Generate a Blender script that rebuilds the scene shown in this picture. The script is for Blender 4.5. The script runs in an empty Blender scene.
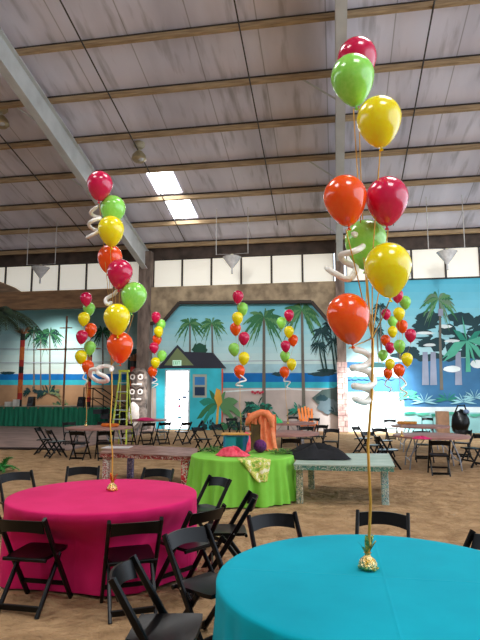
import bpy, math, random
from math import sin, cos, pi, radians, hypot, atan2
from mathutils import Vector, Matrix

rnd = random.Random(7)
C = bpy.context.scene.collection
SC = bpy.context.scene

# ------------------------------------------------------------------ camera
F, PITCH, YAW, EYE = 541.2, 0.132, 0.1704, 1.75
def ray(x, y):
    a = (x - 240) / F; b = -(y - 320) / F
    fw = cos(PITCH) - b * sin(PITCH); z = sin(PITCH) + b * cos(PITCH)
    return Vector((a * cos(YAW) - fw * sin(YAW), a * sin(YAW) + fw * cos(YAW), z))
def atY(x, y, Y):
    r = ray(x, y); q = r * (Y / r.y); q.z += EYE; return q
def atZ(x, y, z):
    r = ray(x, y); q = r * ((z - EYE) / r.z); q.z = z; return q
cd = bpy.data.cameras.new('camera'); cam = bpy.data.objects.new('camera', cd); C.objects.link(cam)
cd.sensor_fit = 'VERTICAL'; cd.sensor_height = 24; cd.lens = F / 640 * 24; cd.clip_end = 200
R_ = Vector((cos(YAW), sin(YAW), 0)); FW = Vector((-cos(PITCH) * sin(YAW), cos(PITCH) * cos(YAW), sin(PITCH))); UP = R_.cross(FW)
cam.matrix_world = Matrix(((R_.x, UP.x, -FW.x, 0), (R_.y, UP.y, -FW.y, 0), (R_.z, UP.z, -FW.z, EYE), (0, 0, 0, 1)))
SC.camera = cam
def depth(p): return (Vector(p) - Vector((0, 0, EYE))).dot(FW)

# ------------------------------------------------------------------ materials
def lin(c):
    return tuple((v / 255 / 12.92 if v / 255 <= .04045 else ((v / 255 + .055) / 1.055) ** 2.4) for v in c) + (1,)
MATS = {}
def mat(name, col, rough=.6, col2=None, scale=6, stretch=(1, 1, 1), bump=0, bscale=40, metal=0, emit=0, coat=0, detail=6, lo=.35, hi=.65, sss=0, spec=.5):
    if name in MATS: return MATS[name]
    m = bpy.data.materials.new(name); m.use_nodes = True; nt = m.node_tree; N = nt.nodes; L = nt.links
    b = N['Principled BSDF']
    b.inputs['Base Color'].default_value = lin(col); b.inputs['Roughness'].default_value = rough
    b.inputs['Metallic'].default_value = metal; b.inputs['Specular IOR Level'].default_value = spec
    if coat: b.inputs['Coat Weight'].default_value = coat; b.inputs['Coat Roughness'].default_value = .05
    if sss:
        b.inputs['Subsurface Weight'].default_value = sss; b.inputs['Subsurface Radius'].default_value = (.05, .05, .05)
    if emit:
        b.inputs['Emission Color'].default_value = lin(col); b.inputs['Emission Strength'].default_value = emit
    tc = N.new('ShaderNodeTexCoord'); mp = N.new('ShaderNodeMapping'); mp.inputs['Scale'].default_value = stretch
    L.new(tc.outputs['Object'], mp.inputs['Vector'])
    if col2 is None and not emit: col2 = tuple(v * .88 for v in col)
    if col2 is not None:
        n = N.new('ShaderNodeTexNoise'); n.inputs['Scale'].default_value = scale; n.inputs['Detail'].default_value = detail
        L.new(mp.outputs['Vector'], n.inputs['Vector'])
        r = N.new('ShaderNodeValToRGB'); r.color_ramp.elements[0].position = lo; r.color_ramp.elements[1].position = hi
        r.color_ramp.elements[0].color = lin(col); r.color_ramp.elements[1].color = lin(col2)
        L.new(n.outputs['Fac'], r.inputs['Fac']); L.new(r.outputs['Color'], b.inputs['Base Color'])
    if bump:
        n2 = N.new('ShaderNodeTexNoise'); n2.inputs['Scale'].default_value = bscale; n2.inputs['Detail'].default_value = 6
        L.new(mp.outputs['Vector'], n2.inputs['Vector'])
        bp = N.new('ShaderNodeBump'); bp.inputs['Strength'].default_value = bump; bp.inputs['Distance'].default_value = .02
        L.new(n2.outputs['Fac'], bp.inputs['Height']); L.new(bp.outputs['Normal'], b.inputs['Normal'])
    MATS[name] = m
    return m
def patches(name, cols, scale=25, rough=.6):
    """chipped, many-coloured paint"""
    if name in MATS: return MATS[name]
    m = bpy.data.materials.new(name); m.use_nodes = True; nt = m.node_tree; N = nt.nodes; L = nt.links
    b = N['Principled BSDF']; b.inputs['Roughness'].default_value = rough
    tc = N.new('ShaderNodeTexCoord'); n = N.new('ShaderNodeTexNoise'); n.inputs['Scale'].default_value = scale; n.inputs['Detail'].default_value = 3
    L.new(tc.outputs['Object'], n.inputs['Vector'])
    r = N.new('ShaderNodeValToRGB'); r.color_ramp.interpolation = 'CONSTANT'
    e = r.color_ramp.elements
    while len(e) < len(cols): e.new(.5)
    for i, c in enumerate(cols):
        e[i].position = 0 if i == 0 else .34 + .3 * i / len(cols); 
    for i, c in enumerate(cols): e[i].color = lin(c)
    L.new(n.outputs['Fac'], r.inputs['Fac']); L.new(r.outputs['Color'], b.inputs['Base Color'])
    MATS[name] = m; return m
def cloth_mat(name, col, col2, crease=True):
    m = mat(name, col, .85, col2, 3, spec=.08)
    N = m.node_tree.nodes; L = m.node_tree.links; b = N['Principled BSDF']
    b.inputs['Sheen Weight'].default_value = .04
    tc = N.new('ShaderNodeTexCoord'); sp = N.new('ShaderNodeSeparateXYZ'); L.new(tc.outputs['Object'], sp.inputs[0])
    outs = []
    for ax, s in (('X', .62), ('Y', .47)):
        q = N.new('ShaderNodeMath'); q.operation = 'PINGPONG'; q.inputs[1].default_value = s; L.new(sp.outputs[ax], q.inputs[0])
        r = N.new('ShaderNodeMapRange'); r.inputs[1].default_value = 0; r.inputs[2].default_value = .012; r.inputs[3].default_value = 1; r.inputs[4].default_value = 0
        L.new(q.outputs[0], r.inputs[0]); outs.append(r)
    ad = N.new('ShaderNodeMath'); ad.operation = 'MAXIMUM'; L.new(outs[0].outputs[0], ad.inputs[0]); L.new(outs[1].outputs[0], ad.inputs[1])
    nz = N.new('ShaderNodeTexNoise'); nz.inputs['Scale'].default_value = 5; L.new(tc.outputs['Object'], nz.inputs['Vector'])
    mu = N.new('ShaderNodeMath'); mu.operation = 'MULTIPLY_ADD'; mu.inputs[1].default_value = .35; L.new(nz.outputs['Fac'], mu.inputs[0]); L.new(ad.outputs[0], mu.inputs[2])
    bp = N.new('ShaderNodeBump'); bp.inputs['Strength'].default_value = .2; bp.inputs['Distance'].default_value = .01
    L.new(mu.outputs[0], bp.inputs['Height']); L.new(bp.outputs['Normal'], b.inputs['Normal'])
    return m

BLACK = mat('black_resin', (4, 4, 5), .3, (6, 6, 8), 12, spec=.22)
STEEL = mat('steel_bolt', (170, 170, 170), .3, metal=1)
WOODP = mat('purlin_wood', (186, 160, 122), .75, (146, 122, 90), 3, (.6, 4, 8))
GREYSTEEL = mat('painted_steel', (204, 208, 206), .55, (182, 186, 184), 1.2)
BROWNBEAM = mat('brown_plaster', (176, 156, 126), .8, (124, 108, 86), 2.2, bump=.3, bscale=8)
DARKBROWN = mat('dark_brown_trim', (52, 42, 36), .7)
GOLD = mat('gold_ribbon', (214, 160, 60), .35, metal=.4)
WHITEB = mat('white_balloon', (252, 250, 240), .28, (246, 243, 232), coat=.3)
BAL = {'magenta': mat('magenta_latex', (214, 12, 76), .16, (208, 10, 72), coat=.6, sss=.08),
       'lime': mat('lime_latex', (160, 236, 100), .16, (144, 230, 86), coat=.6, sss=.08),
       'yellow': mat('yellow_latex', (255, 238, 10), .16, (255, 230, 4), coat=.6, sss=.08),
       'orange': mat('orange_latex', (255, 90, 6), .16, (255, 80, 2), coat=.6, sss=.08)}

# ------------------------------------------------------------------ mesh builder
class MB:
    def __init__(s): s.v = []; s.f = []; s.m = []; s.cur = 0
    def add(s, vs, fs):
        o = len(s.v); s.v += [tuple(v) for v in vs]; s.f += [[i + o for i in f] for f in fs]; s.m += [s.cur] * len(fs); return s
    def box(s, lo, hi, M=None):
        x0, y0, z0 = lo; x1, y1, z1 = hi
        vs = [Vector(p) for p in ((x0, y0, z0), (x1, y0, z0), (x1, y1, z0), (x0, y1, z0), (x0, y0, z1), (x1, y0, z1), (x1, y1, z1), (x0, y1, z1))]
        if M: vs = [M @ v for v in vs]
        return s.add(vs, [[0, 3, 2, 1], [4, 5, 6, 7], [0, 1, 5, 4], [1, 2, 6, 5], [2, 3, 7, 6], [3, 0, 4, 7]])
    def bar(s, p0, p1, w, d, side=(1, 0, 0), ch=.25):
        """straight member of chamfered section, w along side"""
        p0 = Vector(p0); p1 = Vector(p1); t = (p1 - p0).normalized(); sd = Vector(side); sd = (sd - t * sd.dot(t)).normalized(); u = t.cross(sd)
        c = min(w, d) * ch; a = w / 2; b = d / 2
        sec = [(a - c, -b), (a, -b + c), (a, b - c), (a - c, b), (-a + c, b), (-a, b - c), (-a, -b + c), (-a + c, -b)]
        vs = [p0 + sd * x + u * y for x, y in sec] + [p1 + sd * x + u * y for x, y in sec]
        fs = [[i, (i + 1) % 8, (i + 1) % 8 + 8, i + 8] for i in range(8)] + [list(range(7, -1, -1)), list(range(8, 16))]
        return s.add(vs, fs)
    def tube(s, pts, r, n=8, cap=True):
        pts = [Vector(p) for p in pts]; k = len(pts); rs = r if isinstance(r, (list, tuple)) else [r] * k
        vs = []; up = None
        for i, p in enumerate(pts):
            t = (pts[min(i + 1, k - 1)] - pts[max(i - 1, 0)]).normalized()
            if up is None: up = t.orthogonal().normalized()
            up = (up - t * up.dot(t)); up = up.normalized() if up.length > 1e-6 else t.orthogonal().normalized()
            w = t.cross(up)
            for j in range(n):
                a = 2 * pi * j / n; vs.append(p + (up * cos(a) + w * sin(a)) * rs[i])
        fs = [[i * n + j, i * n + (j + 1) % n, (i + 1) * n + (j + 1) % n, (i + 1) * n + j] for i in range(k - 1) for j in range(n)]
        if cap: fs += [list(range(n - 1, -1, -1)), list(range((k - 1) * n, k * n))]
        return s.add(vs, fs)
    def lathe(s, prof, n=24, o=(0, 0, 0)):
        vs = []; ox, oy, oz = o
        for r, z in prof:
            for j in range(n):
                a = 2 * pi * j / n; vs.append((ox + r * cos(a), oy + r * sin(a), oz + z))
        k = len(prof)
        fs = [[i * n + j, i * n + (j + 1) % n, (i + 1) * n + (j + 1) % n, (i + 1) * n + j] for i in range(k - 1) for j in range(n)]
        fs += [list(range(n - 1, -1, -1)), list(range((k - 1) * n, k * n))]
        return s.add(vs, fs)
    def grid(s, fn, nu, nv, thick=0, wrap=False):
        vs = [Vector(fn(i / nu, j / nv)) for j in range(nv + 1) for i in range(nu + 1)]
        fs = [[j * (nu + 1) + i, j * (nu + 1) + i + 1, (j + 1) * (nu + 1) + i + 1, (j + 1) * (nu + 1) + i] for j in range(nv) for i in range(nu)]
        return s.add(vs, fs)
    def blob(s, c, r, n=12, k=8, wob=.0, seed=0):
        q = random.Random(seed); ph = [q.uniform(0, 6.28) for _ in range(6)]
        vs = []
        for i in range(k + 1):
            t = pi * i / k
            for j in range(n):
                a = 2 * pi * j / n
                w = 1 + wob * (sin(3 * a + ph[0] + 2 * t) + sin(5 * t + ph[1] + a) + .6 * sin(7 * a + ph[2])) / 2
                vs.append((c[0] + r[0] * w * sin(t) * cos(a), c[1] + r[1] * w * sin(t) * sin(a), c[2] + r[2] * w * cos(t)))
        fs = [[i * n + j, (i + 1) * n + j, (i + 1) * n + (j + 1) % n, i * n + (j + 1) % n] for i in range(k) for j in range(n)]
        return s.add(vs, fs)
    def build(s, name, m, parent=None, loc=None, rz=0, smooth=True, ang=40, weld=False):
        me = bpy.data.meshes.new(name); me.from_pydata(s.v, [], s.f); me.update()
        for mm in (m if isinstance(m, (list, tuple)) else [m]): me.materials.append(mm)
        if len(me.materials) > 1:
            for p, i in zip(me.polygons, s.m): p.material_index = i
        if smooth:
            for p in me.polygons: p.use_smooth = True
            me.set_sharp_from_angle(angle=radians(ang))
        o = bpy.data.objects.new(name, me); C.objects.link(o)
        if parent: o.parent = parent
        if loc is not None: o.location = loc
        if rz: o.rotation_euler = (0, 0, rz)
        return o
def tag(o, label=None, cat=None, group=None, kind=None):
    if label: o['label'] = label
    if cat: o['category'] = cat
    if group: o['group'] = group
    if kind: o['kind'] = kind
    return o
def empty(name, loc, rz=0):
    o = bpy.data.objects.new(name, None); C.objects.link(o); o.location = loc; o.rotation_euler = (0, 0, rz); o.empty_display_size = .1; return o
def dup(root, loc, rz, label=None, group=None):
    r = root.copy(); C.objects.link(r); r.location = loc; r.rotation_euler = (0, 0, rz)
    if label: r['label'] = label
    if group: r['group'] = group
    for ch in root.children:
        c = ch.copy(); C.objects.link(c); c.parent = r
        for g in ch.children:
            d = g.copy(); C.objects.link(d); d.parent = c
    return r
def struct(mb, name, m, smooth=False):
    return tag(mb.build(name, m, smooth=smooth), kind='structure')

# ------------------------------------------------------------------ shell
D = 25.0                    # plane of the painted end wall
ZE, SL = 8.80, .246         # roof underside above the end wall, roof slope
YR = 4.0                    # ridge
def roofz(Y): return ZE + SL * (D - Y) if Y >= YR else ZE + SL * (D - YR) - SL * (YR - Y)
XL, XR = -28.2, 19.0
def noise2(x, y):
    return (sin(x * 3.1 + 1.3 * sin(y * 2.3)) + sin(y * 4.2 + 1.7 * sin(x * 1.9 + 1)) + .6 * sin(x * 9.3 + y * 7.1) + .5 * sin(y * 13.7 - x * 5.2)) / 3.1
m = MB()
from mathutils import noise as mnoise
def fl(u, v):
    x = -14 + 22 * u; y = -2 + 18 * v
    a = mnoise.noise(Vector((x * 2.2, y * 2.2, 0))) * .022 + mnoise.noise(Vector((x * 5.5, y * 5.5, 3))) * .014 + mnoise.noise(Vector((x * 1.1, y * 1.1, 7))) * .02
    return (x, y, max(-.035, min(.02, a)) - .006)
m.grid(fl, 420, 340)
# outer floor around the fine sand
m.box((XL, -16, -.3), (-14, D + .5, -.01)); m.box((8, -16, -.3), (XR, D + .5, -.01)); m.box((-14, -16, -.3), (8, -2, -.01)); m.box((-14, 16, -.3), (8, D + .5, -.006))
SAND = mat('sand', (190, 156, 116), .95, (144, 114, 82), 3.2, (1, 1.2, 1), bump=1, bscale=8, spec=.1, detail=10, lo=.3, hi=.72)
[setattr(n_.inputs['Distance'], 'default_value', .11) for n_ in SAND.node_tree.nodes if n_.type == 'BUMP']
struct(m, 'floor', SAND, smooth=True)
m = MB(); m.box((XL, 15.6, -.1), (-7.9, D + .6, .02)); CONC = mat('pinkish_concrete', (172, 142, 130), .85, (140, 116, 108), 1.5)
struct(m, 'floor_slab', CONC)
# roof
CEIL = mat('roof_insulation', (232, 232, 246), .8, (200, 200, 214), .9, (.9, .25, .25), detail=9, lo=.38, hi=.75)
nt = CEIL.node_tree; N = nt.nodes; L = nt.links
tc = N.new('ShaderNodeTexCoord'); sp = N.new('ShaderNodeSeparateXYZ'); L.new(tc.outputs['Object'], sp.inputs[0])
q = N.new('ShaderNodeMath'); q.operation = 'PINGPONG'; q.inputs[1].default_value = .915; L.new(sp.outputs['X'], q.inputs[0])
r = N.new('ShaderNodeMapRange'); r.inputs[2].default_value = .025; r.inputs[3].default_value = .45; r.inputs[4].default_value = 1; L.new(q.outputs[0], r.inputs[0])
mx = N.new('ShaderNodeMix'); mx.data_type = 'RGBA'; mx.blend_type = 'MULTIPLY'; mx.inputs[0].default_value = 1
src = N['Principled BSDF'].inputs['Base Color'].links[0].from_socket
# streaky stains across the sheets
n3 = N.new('ShaderNodeTexNoise'); n3.inputs['Scale'].default_value = 1.4; n3.inputs['Detail'].default_value = 8
mp3 = N.new('ShaderNodeMapping'); mp3.inputs['Scale'].default_value = (2.4, .35, .35); L.new(tc.outputs['Object'], mp3.inputs[0]); L.new(mp3.outputs[0], n3.inputs['Vector'])
r3 = N.new('ShaderNodeMapRange'); r3.inputs[1].default_value = .55; r3.inputs[2].default_value = .75; r3.inputs[3].default_value = 1; r3.inputs[4].default_value = .55; L.new(n3.outputs['Fac'], r3.inputs[0])
mm = N.new('ShaderNodeMath'); mm.operation = 'MULTIPLY'; L.new(r.outputs[0], mm.inputs[0]); L.new(r3.outputs[0], mm.inputs[1])
L.new(src, mx.inputs[6]); L.new(mm.outputs[0], mx.inputs[7]); L.new(mx.outputs[2], N['Principled BSDF'].inputs['Base Color'])
m = MB()
for (ya, yb) in ((YR, D + .4), (-16, YR)):
    za, zb = roofz(ya), roofz(yb)
    m.add([(XL, ya, za), (XR, ya, za), (XR, yb, zb), (XL, yb, zb), (XL, ya, za + .12), (XR, ya, za + .12), (XR, yb, zb + .12), (XL, yb, zb + .12)],
          [[0, 3, 2, 1], [4, 5, 6, 7], [0, 1, 5, 4], [1, 2, 6, 5], [2, 3, 7, 6], [3, 0, 4, 7]])
struct(m, 'ceiling', CEIL)
n = 0
for k in range(-9, 7):
    Y = 13.28 + 1.867 * k
    if Y < -2 or Y > 24.6: continue
    z = roofz(Y)
    sl = SL if Y > YR else -SL
    a = -math.atan(sl); M = Matrix.Translation((0, Y, z)) @ Matrix.Rotation(a, 4, 'X')
    mb = MB().box((XL, -.05, -.27), (XR, .05, -.1), M)
    n += 1; struct(mb, 'trim_purlin', WOODP)
    struct(MB().box((XL, -.02, -.1), (XR, .03, -.005), M), 'trim_shade_strip', DARKBROWN)  # dark strip whose colour stands in for the shade above the purlin
# rafters (tapered steel I sections) and columns
RX = (-18.4, -8.92, .38, 9.7)
PW = mat('weathered_column', (138, 120, 108), .85, (92, 78, 70), 5, (1, 1, .3), bump=.4, bscale=12)
BRICK = mat('painted_block', (196, 168, 158), .8, (150, 118, 112), 3)
for x in RX:
    mb = MB()
    for (ya, yb) in ((D - .2, YR), (YR, -13)):
        za, zb = roofz(ya) - .27, roofz(yb) - .27
        da, db = (.95, .75) if ya > YR else (.75, .7)
        for (w, ta, tb, ba, bb) in ((.14, 0, 0, .03, .03), (.015, .03, .03, da, db), (.14, da, db, da + .03, db + .03)):
            mb.add([(x - w, ya, za - ta), (x + w, ya, za - ta), (x + w, yb, zb - tb), (x - w, yb, zb - tb), (x - w, ya, za - ba), (x + w, ya, za - ba), (x + w, yb, zb - bb), (x - w, yb, zb - bb)],
                   [[0, 1, 2, 3], [7, 6, 5, 4], [0, 4, 5, 1], [1, 5, 6, 2], [2, 6, 7, 3], [3, 7, 4, 0]])
    struct(mb, 'trim_rafter', GREYSTEEL)
    # flange braces to the purlins
    for k in (-1, 1, 3, 5):
        Y = 13.28 + 1.867 * k; z = roofz(Y)
        struct(MB().bar((x - .1, Y - .02, z - 1.0), (x - 1.15, Y, z - .2), .05, .05, (0, 1, 0)), 'trim_brace', GREYSTEEL)
for x in RX:
    w = .3 if x < 0 else .2
    mb = MB().box((x - w, D - .45, 0), (x + w, D + .1, roofz(D) - .25))
    struct(mb, 'trim_column', PW)
mb = MB()
for r_ in range(13):
    off = .1 if r_ % 2 else 0
    for x0, x1 in ((-.22, -.02 + off), (0 + off, .22)):
        mb.box((RX[2] + x0, D - .53, .02 + r_ * .235), (RX[2] + x1, D - .46, .24 + r_ * .235))
struct(mb, 'trim_column_facing', BRICK)
# sag rods and conduit under the roof
ROD = mat('dark_rod', (58, 54, 54), .6)
def roofpt(x, y, dz):
    r = ray(x, y); t = (ZE - dz + SL * D - EYE) / (r.z + SL * r.y); q = r * t; q.z += EYE; return q
for a, b in (((52, 0), (190, 242)), ((0, 137), (95, 246)), ((240, 25), (277, 225)), ((427, 0), (398, 225))):
    p, q_ = roofpt(*a, .3), roofpt(*b, .3); xm = (p.x + q_.x) / 2
    y0 = max(YR, min(p.y, q_.y) - 3); y1 = max(p.y, q_.y)
    struct(MB().tube([(xm, y0, roofz(y0) - .3), (xm, y1, roofz(y1) - .3)], .022, 6), 'trim_rod', ROD, True)
# skylights in the roof
SKY = mat('skylight_daylight', (255, 255, 255), .5, emit=11)
nw = 0
def skylight(x0, x1, y0, y1, m_=SKY):
    global nw; nw += 1
    e = .015
    mb = MB().add([(x0, y0, roofz(y0) - e), (x1, y0, roofz(y0) - e), (x1, y1, roofz(y1) - e), (x0, y1, roofz(y1) - e)], [[0, 3, 2, 1]])
    struct(mb, 'window_%d' % nw, m_)
Ys = [13.28 + 1.867 * k for k in range(-8, 7)]
skylight(-7.0, -5.98, 18.98, 20.62); skylight(-6.85, -5.8, 20.86, 22.48)
for x0 in (-9.6, 1.2):  # unseen skylights added over the viewer for top light and balloon highlights
    for y0 in (-4.5, 5.0):
        skylight(x0, x0 + 4.0, y0, y0 + 3.6)
# end wall: header, clerestory panels, frames
ZC0, ZC1 = 6.78, 8.2
PANEL = mat('clerestory_panel', (236, 232, 218), .6, emit=.42)
MULL = mat('mullion', (66, 58, 52), .6)
HEADER = mat('header_beam', (86, 72, 64), .75, (60, 50, 44), 2)
struct(MB().box((XL, D - .05, ZC1), (XR, D + .2, roofz(D))), 'wall_header', HEADER)
SIL = mat('sill_wood', (150, 120, 92), .75, (110, 88, 66), 3, (.5, 3, 3))
for bi, (xa, xb) in enumerate(((RX[0], RX[1]), (RX[1], RX[2]), (RX[2], RX[3]))):
    xa += .3; xb -= .25; w = (xb - xa) / 6
    for k in range(6):
        x0 = xa + k * w
        nw += 1
        o = struct(MB().box((x0 + .04, D + .03, ZC0 + .05), (x0 + w - .04, D + .07, ZC1 - .03)), 'window_%d' % nw, PANEL)
        fr = MB()
        fr.box((x0, D - .02, ZC0), (x0 + .045, D + .1, ZC1)); fr.box((x0 + w - .045, D - .02, ZC0), (x0 + w, D + .1, ZC1)); fr.box((x0, D - .02, ZC0), (x0 + w, D + .1, ZC0 + .05)); fr.box((x0, D - .02, ZC1 - .04), (x0 + w, D + .1, ZC1))
        fr.build('window_frame', MULL, o, smooth=False)
# knee brace at the left end of the clerestory
mb = MB(); p = [(-18.4, 8.0), (-18.4, 6.78), (-15.55, 6.78), (-16.0, 7.05)]
mb.add([(a, D - .2, b) for a, b in p] + [(a, D - .04, b) for a, b in p], [[0, 1, 2, 3], [7, 6, 5, 4]] + [[i, i + 4, (i + 1) % 4 + 4, (i + 1) % 4] for i in range(4)])
struct(mb, 'trim_knee_brace', SIL)
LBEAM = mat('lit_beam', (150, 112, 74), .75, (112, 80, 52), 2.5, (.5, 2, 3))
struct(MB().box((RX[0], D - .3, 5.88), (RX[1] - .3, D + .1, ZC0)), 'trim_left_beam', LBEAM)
# central brown frame with chamfered corners
mb = MB()
xa, xb = RX[1] + .3, RX[2] - .2
fr_out = [(xa, ZC0), (xb, ZC0), (xb, 4.6), (-.2, 4.95), (-.92, 5.85), (-7.2, 5.98), (-7.95, 5.12), (xa, 5.0)]
k = len(fr_out)
mb.add([(a, D - .28, b) for a, b in fr_out] + [(a, D - .0, b) for a, b in fr_out], [list(range(k)), list(range(2 * k - 1, k - 1, -1))] + [[i, i + k, (i + 1) % k + k, (i + 1) % k] for i in range(k)])
struct(mb, 'trim_center_frame', BROWNBEAM)
mb = MB()
ed = [(xa, 5.0), (-7.95, 5.12), (-7.2, 5.98), (-.92, 5.85), (-.2, 4.95), (xb, 4.6)]
for a, b in zip(ed, ed[1:]): mb.bar((a[0], D - .3, a[1]), (b[0], D - .3, b[1]), .1, .16, (0, 1, 0))
struct(mb, 'trim_center_edge', DARKBROWN)
WALLW = mat('wall_render', (190, 190, 186), .85)
struct(MB().box((RX[1], D + .12, 0), (XR, D + .35, ZC0)), 'wall_back', WALLW)
# alcove with the stage on the left
AY = 29.3
struct(MB().box((XL, AY + .02, -.1), (RX[1] + .3, AY + .2, 7.2)), 'wall_alcove', WALLW)
struct(MB().box((RX[1] + .02, D + .1, -.1), (RX[1] + .3, AY + .1, 7.2)), 'wall_alcove_right', WALLW)
struct(MB().box((XL, D + .1, 7.0), (RX[1] + .3, AY + .2, 7.2)), 'ceiling_alcove', WALLW)  # unseen, added to block light above the alcove
struct(MB().box((XL, D + .4, -.1), (RX[1] + .3, AY + .1, .015)), 'floor_alcove', CONC)
struct(MB().box((XL - .2, -16, 0), (XL, AY, 8.9)), 'wall_left', WALLW)  # unseen, lengthened past the viewer to cut light from the left

# ------------------------------------------------------------------ murals
class Mural:
    def __init__(s, Y): s.Y = Y; s.mb = MB(); s.mats = []; s.k = 0
    def poly(s, pts, m, world=False):
        if m not in s.mats: s.mats.append(m)
        s.mb.cur = s.mats.index(m); s.k += 1
        y = s.Y - .003 - s.k * .0004
        vs = []
        for p in pts:
            if world: vs.append((p[0], y, p[1]))
            else:
                w = atY(p[0], p[1], s.Y); vs.append((w.x, y, w.z))
        # keep the front side towards the room
        A = sum(vs[i][0] * vs[(i + 1) % len(vs)][2] - vs[(i + 1) % len(vs)][0] * vs[i][2] for i in range(len(vs)))
        f = list(range(len(vs)))
        if A < 0: f.reverse()
        s.mb.add(vs, [f])
    def rect(s, x0, y0, x1, y1, m): s.poly([(x0, y0), (x1, y0), (x1, y1), (x0, y1)], m)
    def line(s, pts, w, m):
        L_, R2 = [], []
        for i, p in enumerate(pts):
            a = pts[max(i - 1, 0)]; b = pts[min(i + 1, len(pts) - 1)]
            d = hypot(b[0] - a[0], b[1] - a[1]) or 1; nx, ny = -(b[1] - a[1]) / d, (b[0] - a[0]) / d
            ww = w if not isinstance(w, (list, tuple)) else w[i]
            L_.append((p[0] + nx * ww / 2, p[1] + ny * ww / 2)); R2.append((p[0] - nx * ww / 2, p[1] - ny * ww / 2))
        s.poly(L_ + R2[::-1], m)
    def leaf(s, cx, cy, ang, ln, droop, w, m, teeth=5):
        T, B = [], []
        nn = teeth * 2
        for i in range(nn + 1):
            t = i / nn
            x = cx + ln * t * cos(ang); y = cy - ln * t * sin(ang) + droop * t * t
            T.append((x, y - w * .25 * sin(pi * t)))
            B.append((x, y + w * sin(pi * min(1, t * 1.02)) ** .7 * (1 if i % 2 else .55)))
        s.poly(T + B[::-1], m)
    def shrub(s, cx, cy, rx, ry, ms, n=34, seed=1):
        q = random.Random(seed)
        for i in range(n):
            a = q.uniform(-.3, pi + .3); d = q.random()
            x = cx + rx * .5 * d * cos(a); y = cy - ry * .4 * d * abs(sin(a))
            s.leaf(x, y, a + q.uniform(-.4, .4), rx * q.uniform(.35, .6), ry * q.uniform(.1, .5), rx * .16, ms[i % len(ms)], 2)
    def palm(s, cx, cy, size, ms, n=11, by=None, bx=None, tw=2, tm=None, seed=1):
        q = random.Random(seed)
        if by: s.line([(cx, cy), (cx + (bx or 0) * .4, (cy + by) / 2), (cx + (bx or 0), by)], [tw * .8, tw * .9, tw * 1.2], tm)
        for lay in (0, 1):
            for i in range(n):
                a = pi * (-.3 + 1.6 * i / (n - 1)) + q.uniform(-.14, .14)
                s.leaf(cx, cy, a, size * q.uniform(.7, 1.0) * (1 if lay == 0 else .82), size * (q.uniform(.6, .85) if lay == 0 else q.uniform(.3, .5)), size * .17, ms[(i + lay) % len(ms)])
    def bush(s, cx, cy, rx, ry, m, n=26, j=.3, seed=1):
        q = random.Random(seed)
        s.poly([(cx + rx * cos(2 * pi * i / n) * q.uniform(1 - j, 1 + j * .3), cy + ry * sin(2 * pi * i / n) * q.uniform(1 - j, 1 + j * .3)) for i in range(n)], m)
    def build(s, label):
        o = s.mb.build('wall_mural', s.mats, smooth=False)
        o.data.update(); return tag(o, label, 'mural')
def pm(name, c, v=.9): return mat('paint_' + name, c, .7, tuple(x * v for x in c), 1.5, spec=.25)
SK = [pm('sky%d' % i, c, .96) for i, c in enumerate(((84, 186, 214), (112, 198, 220), (140, 206, 220), (168, 214, 220), (190, 218, 218)))]
GRN = pm('palm_green', (58, 120, 78)); GRN2 = pm('palm_light', (96, 148, 96)); DGR = pm('deep_green', (24, 62, 60)); TEAL = pm('leaf_teal', (44, 140, 118)); TEALL = pm('leaf_teal_light', (86, 178, 150))
TRK = pm('trunk', (112, 108, 98)); SEA = pm('sea_blue', (10, 110, 186)); SEA2 = pm('sea_turquoise', (50, 178, 196)); SNDP = pm('painted_sand', (198, 184, 176)); SNDB = pm('brown_sand', (168, 132, 100))
NAVY = pm('shadow_blue', (62, 116, 158)); INK = pm('ink_green', (36, 66, 72)); CLOUD = pm('cloud_white', (226, 238, 238)); HUT = pm('hut_turquoise', (60, 190, 208)); ROOFM = pm('roof_dark', (52, 54, 66)); GABLE = pm('gable_olive', (118, 132, 92))
PALE = pm('pale_blue', (150, 204, 214)); GRY = pm('grey_violet', (150, 158, 178)); ORP = pm('painted_orange', (222, 98, 66)); BANANA = pm('banana_yellow', (222, 170, 70)); ROCK = pm('rock', (78, 96, 92)); WFR = pm('window_frame_paint', (170, 176, 160)); PANE = pm('pane_paint', (36, 58, 90)); PANEB = pm('pane_blue', (60, 132, 196)); RED = pm('painted_red', (190, 60, 80)); SKIRTG = pm('stage_back', (28, 66, 66))

def bands(M, x0, x1, y0, y1, c0, c1, n=12):
    for i in range(n):
        t = i / (n - 1); c = tuple(round(a + (b - a) * t) for a, b in zip(c0, c1))
        M.rect(x0, y0 + (y1 - y0) * i / n, x1, y0 + (y1 - y0) * (i + 1) / n, pm('sky_%d_%d_%d' % c, c, .97))
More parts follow.
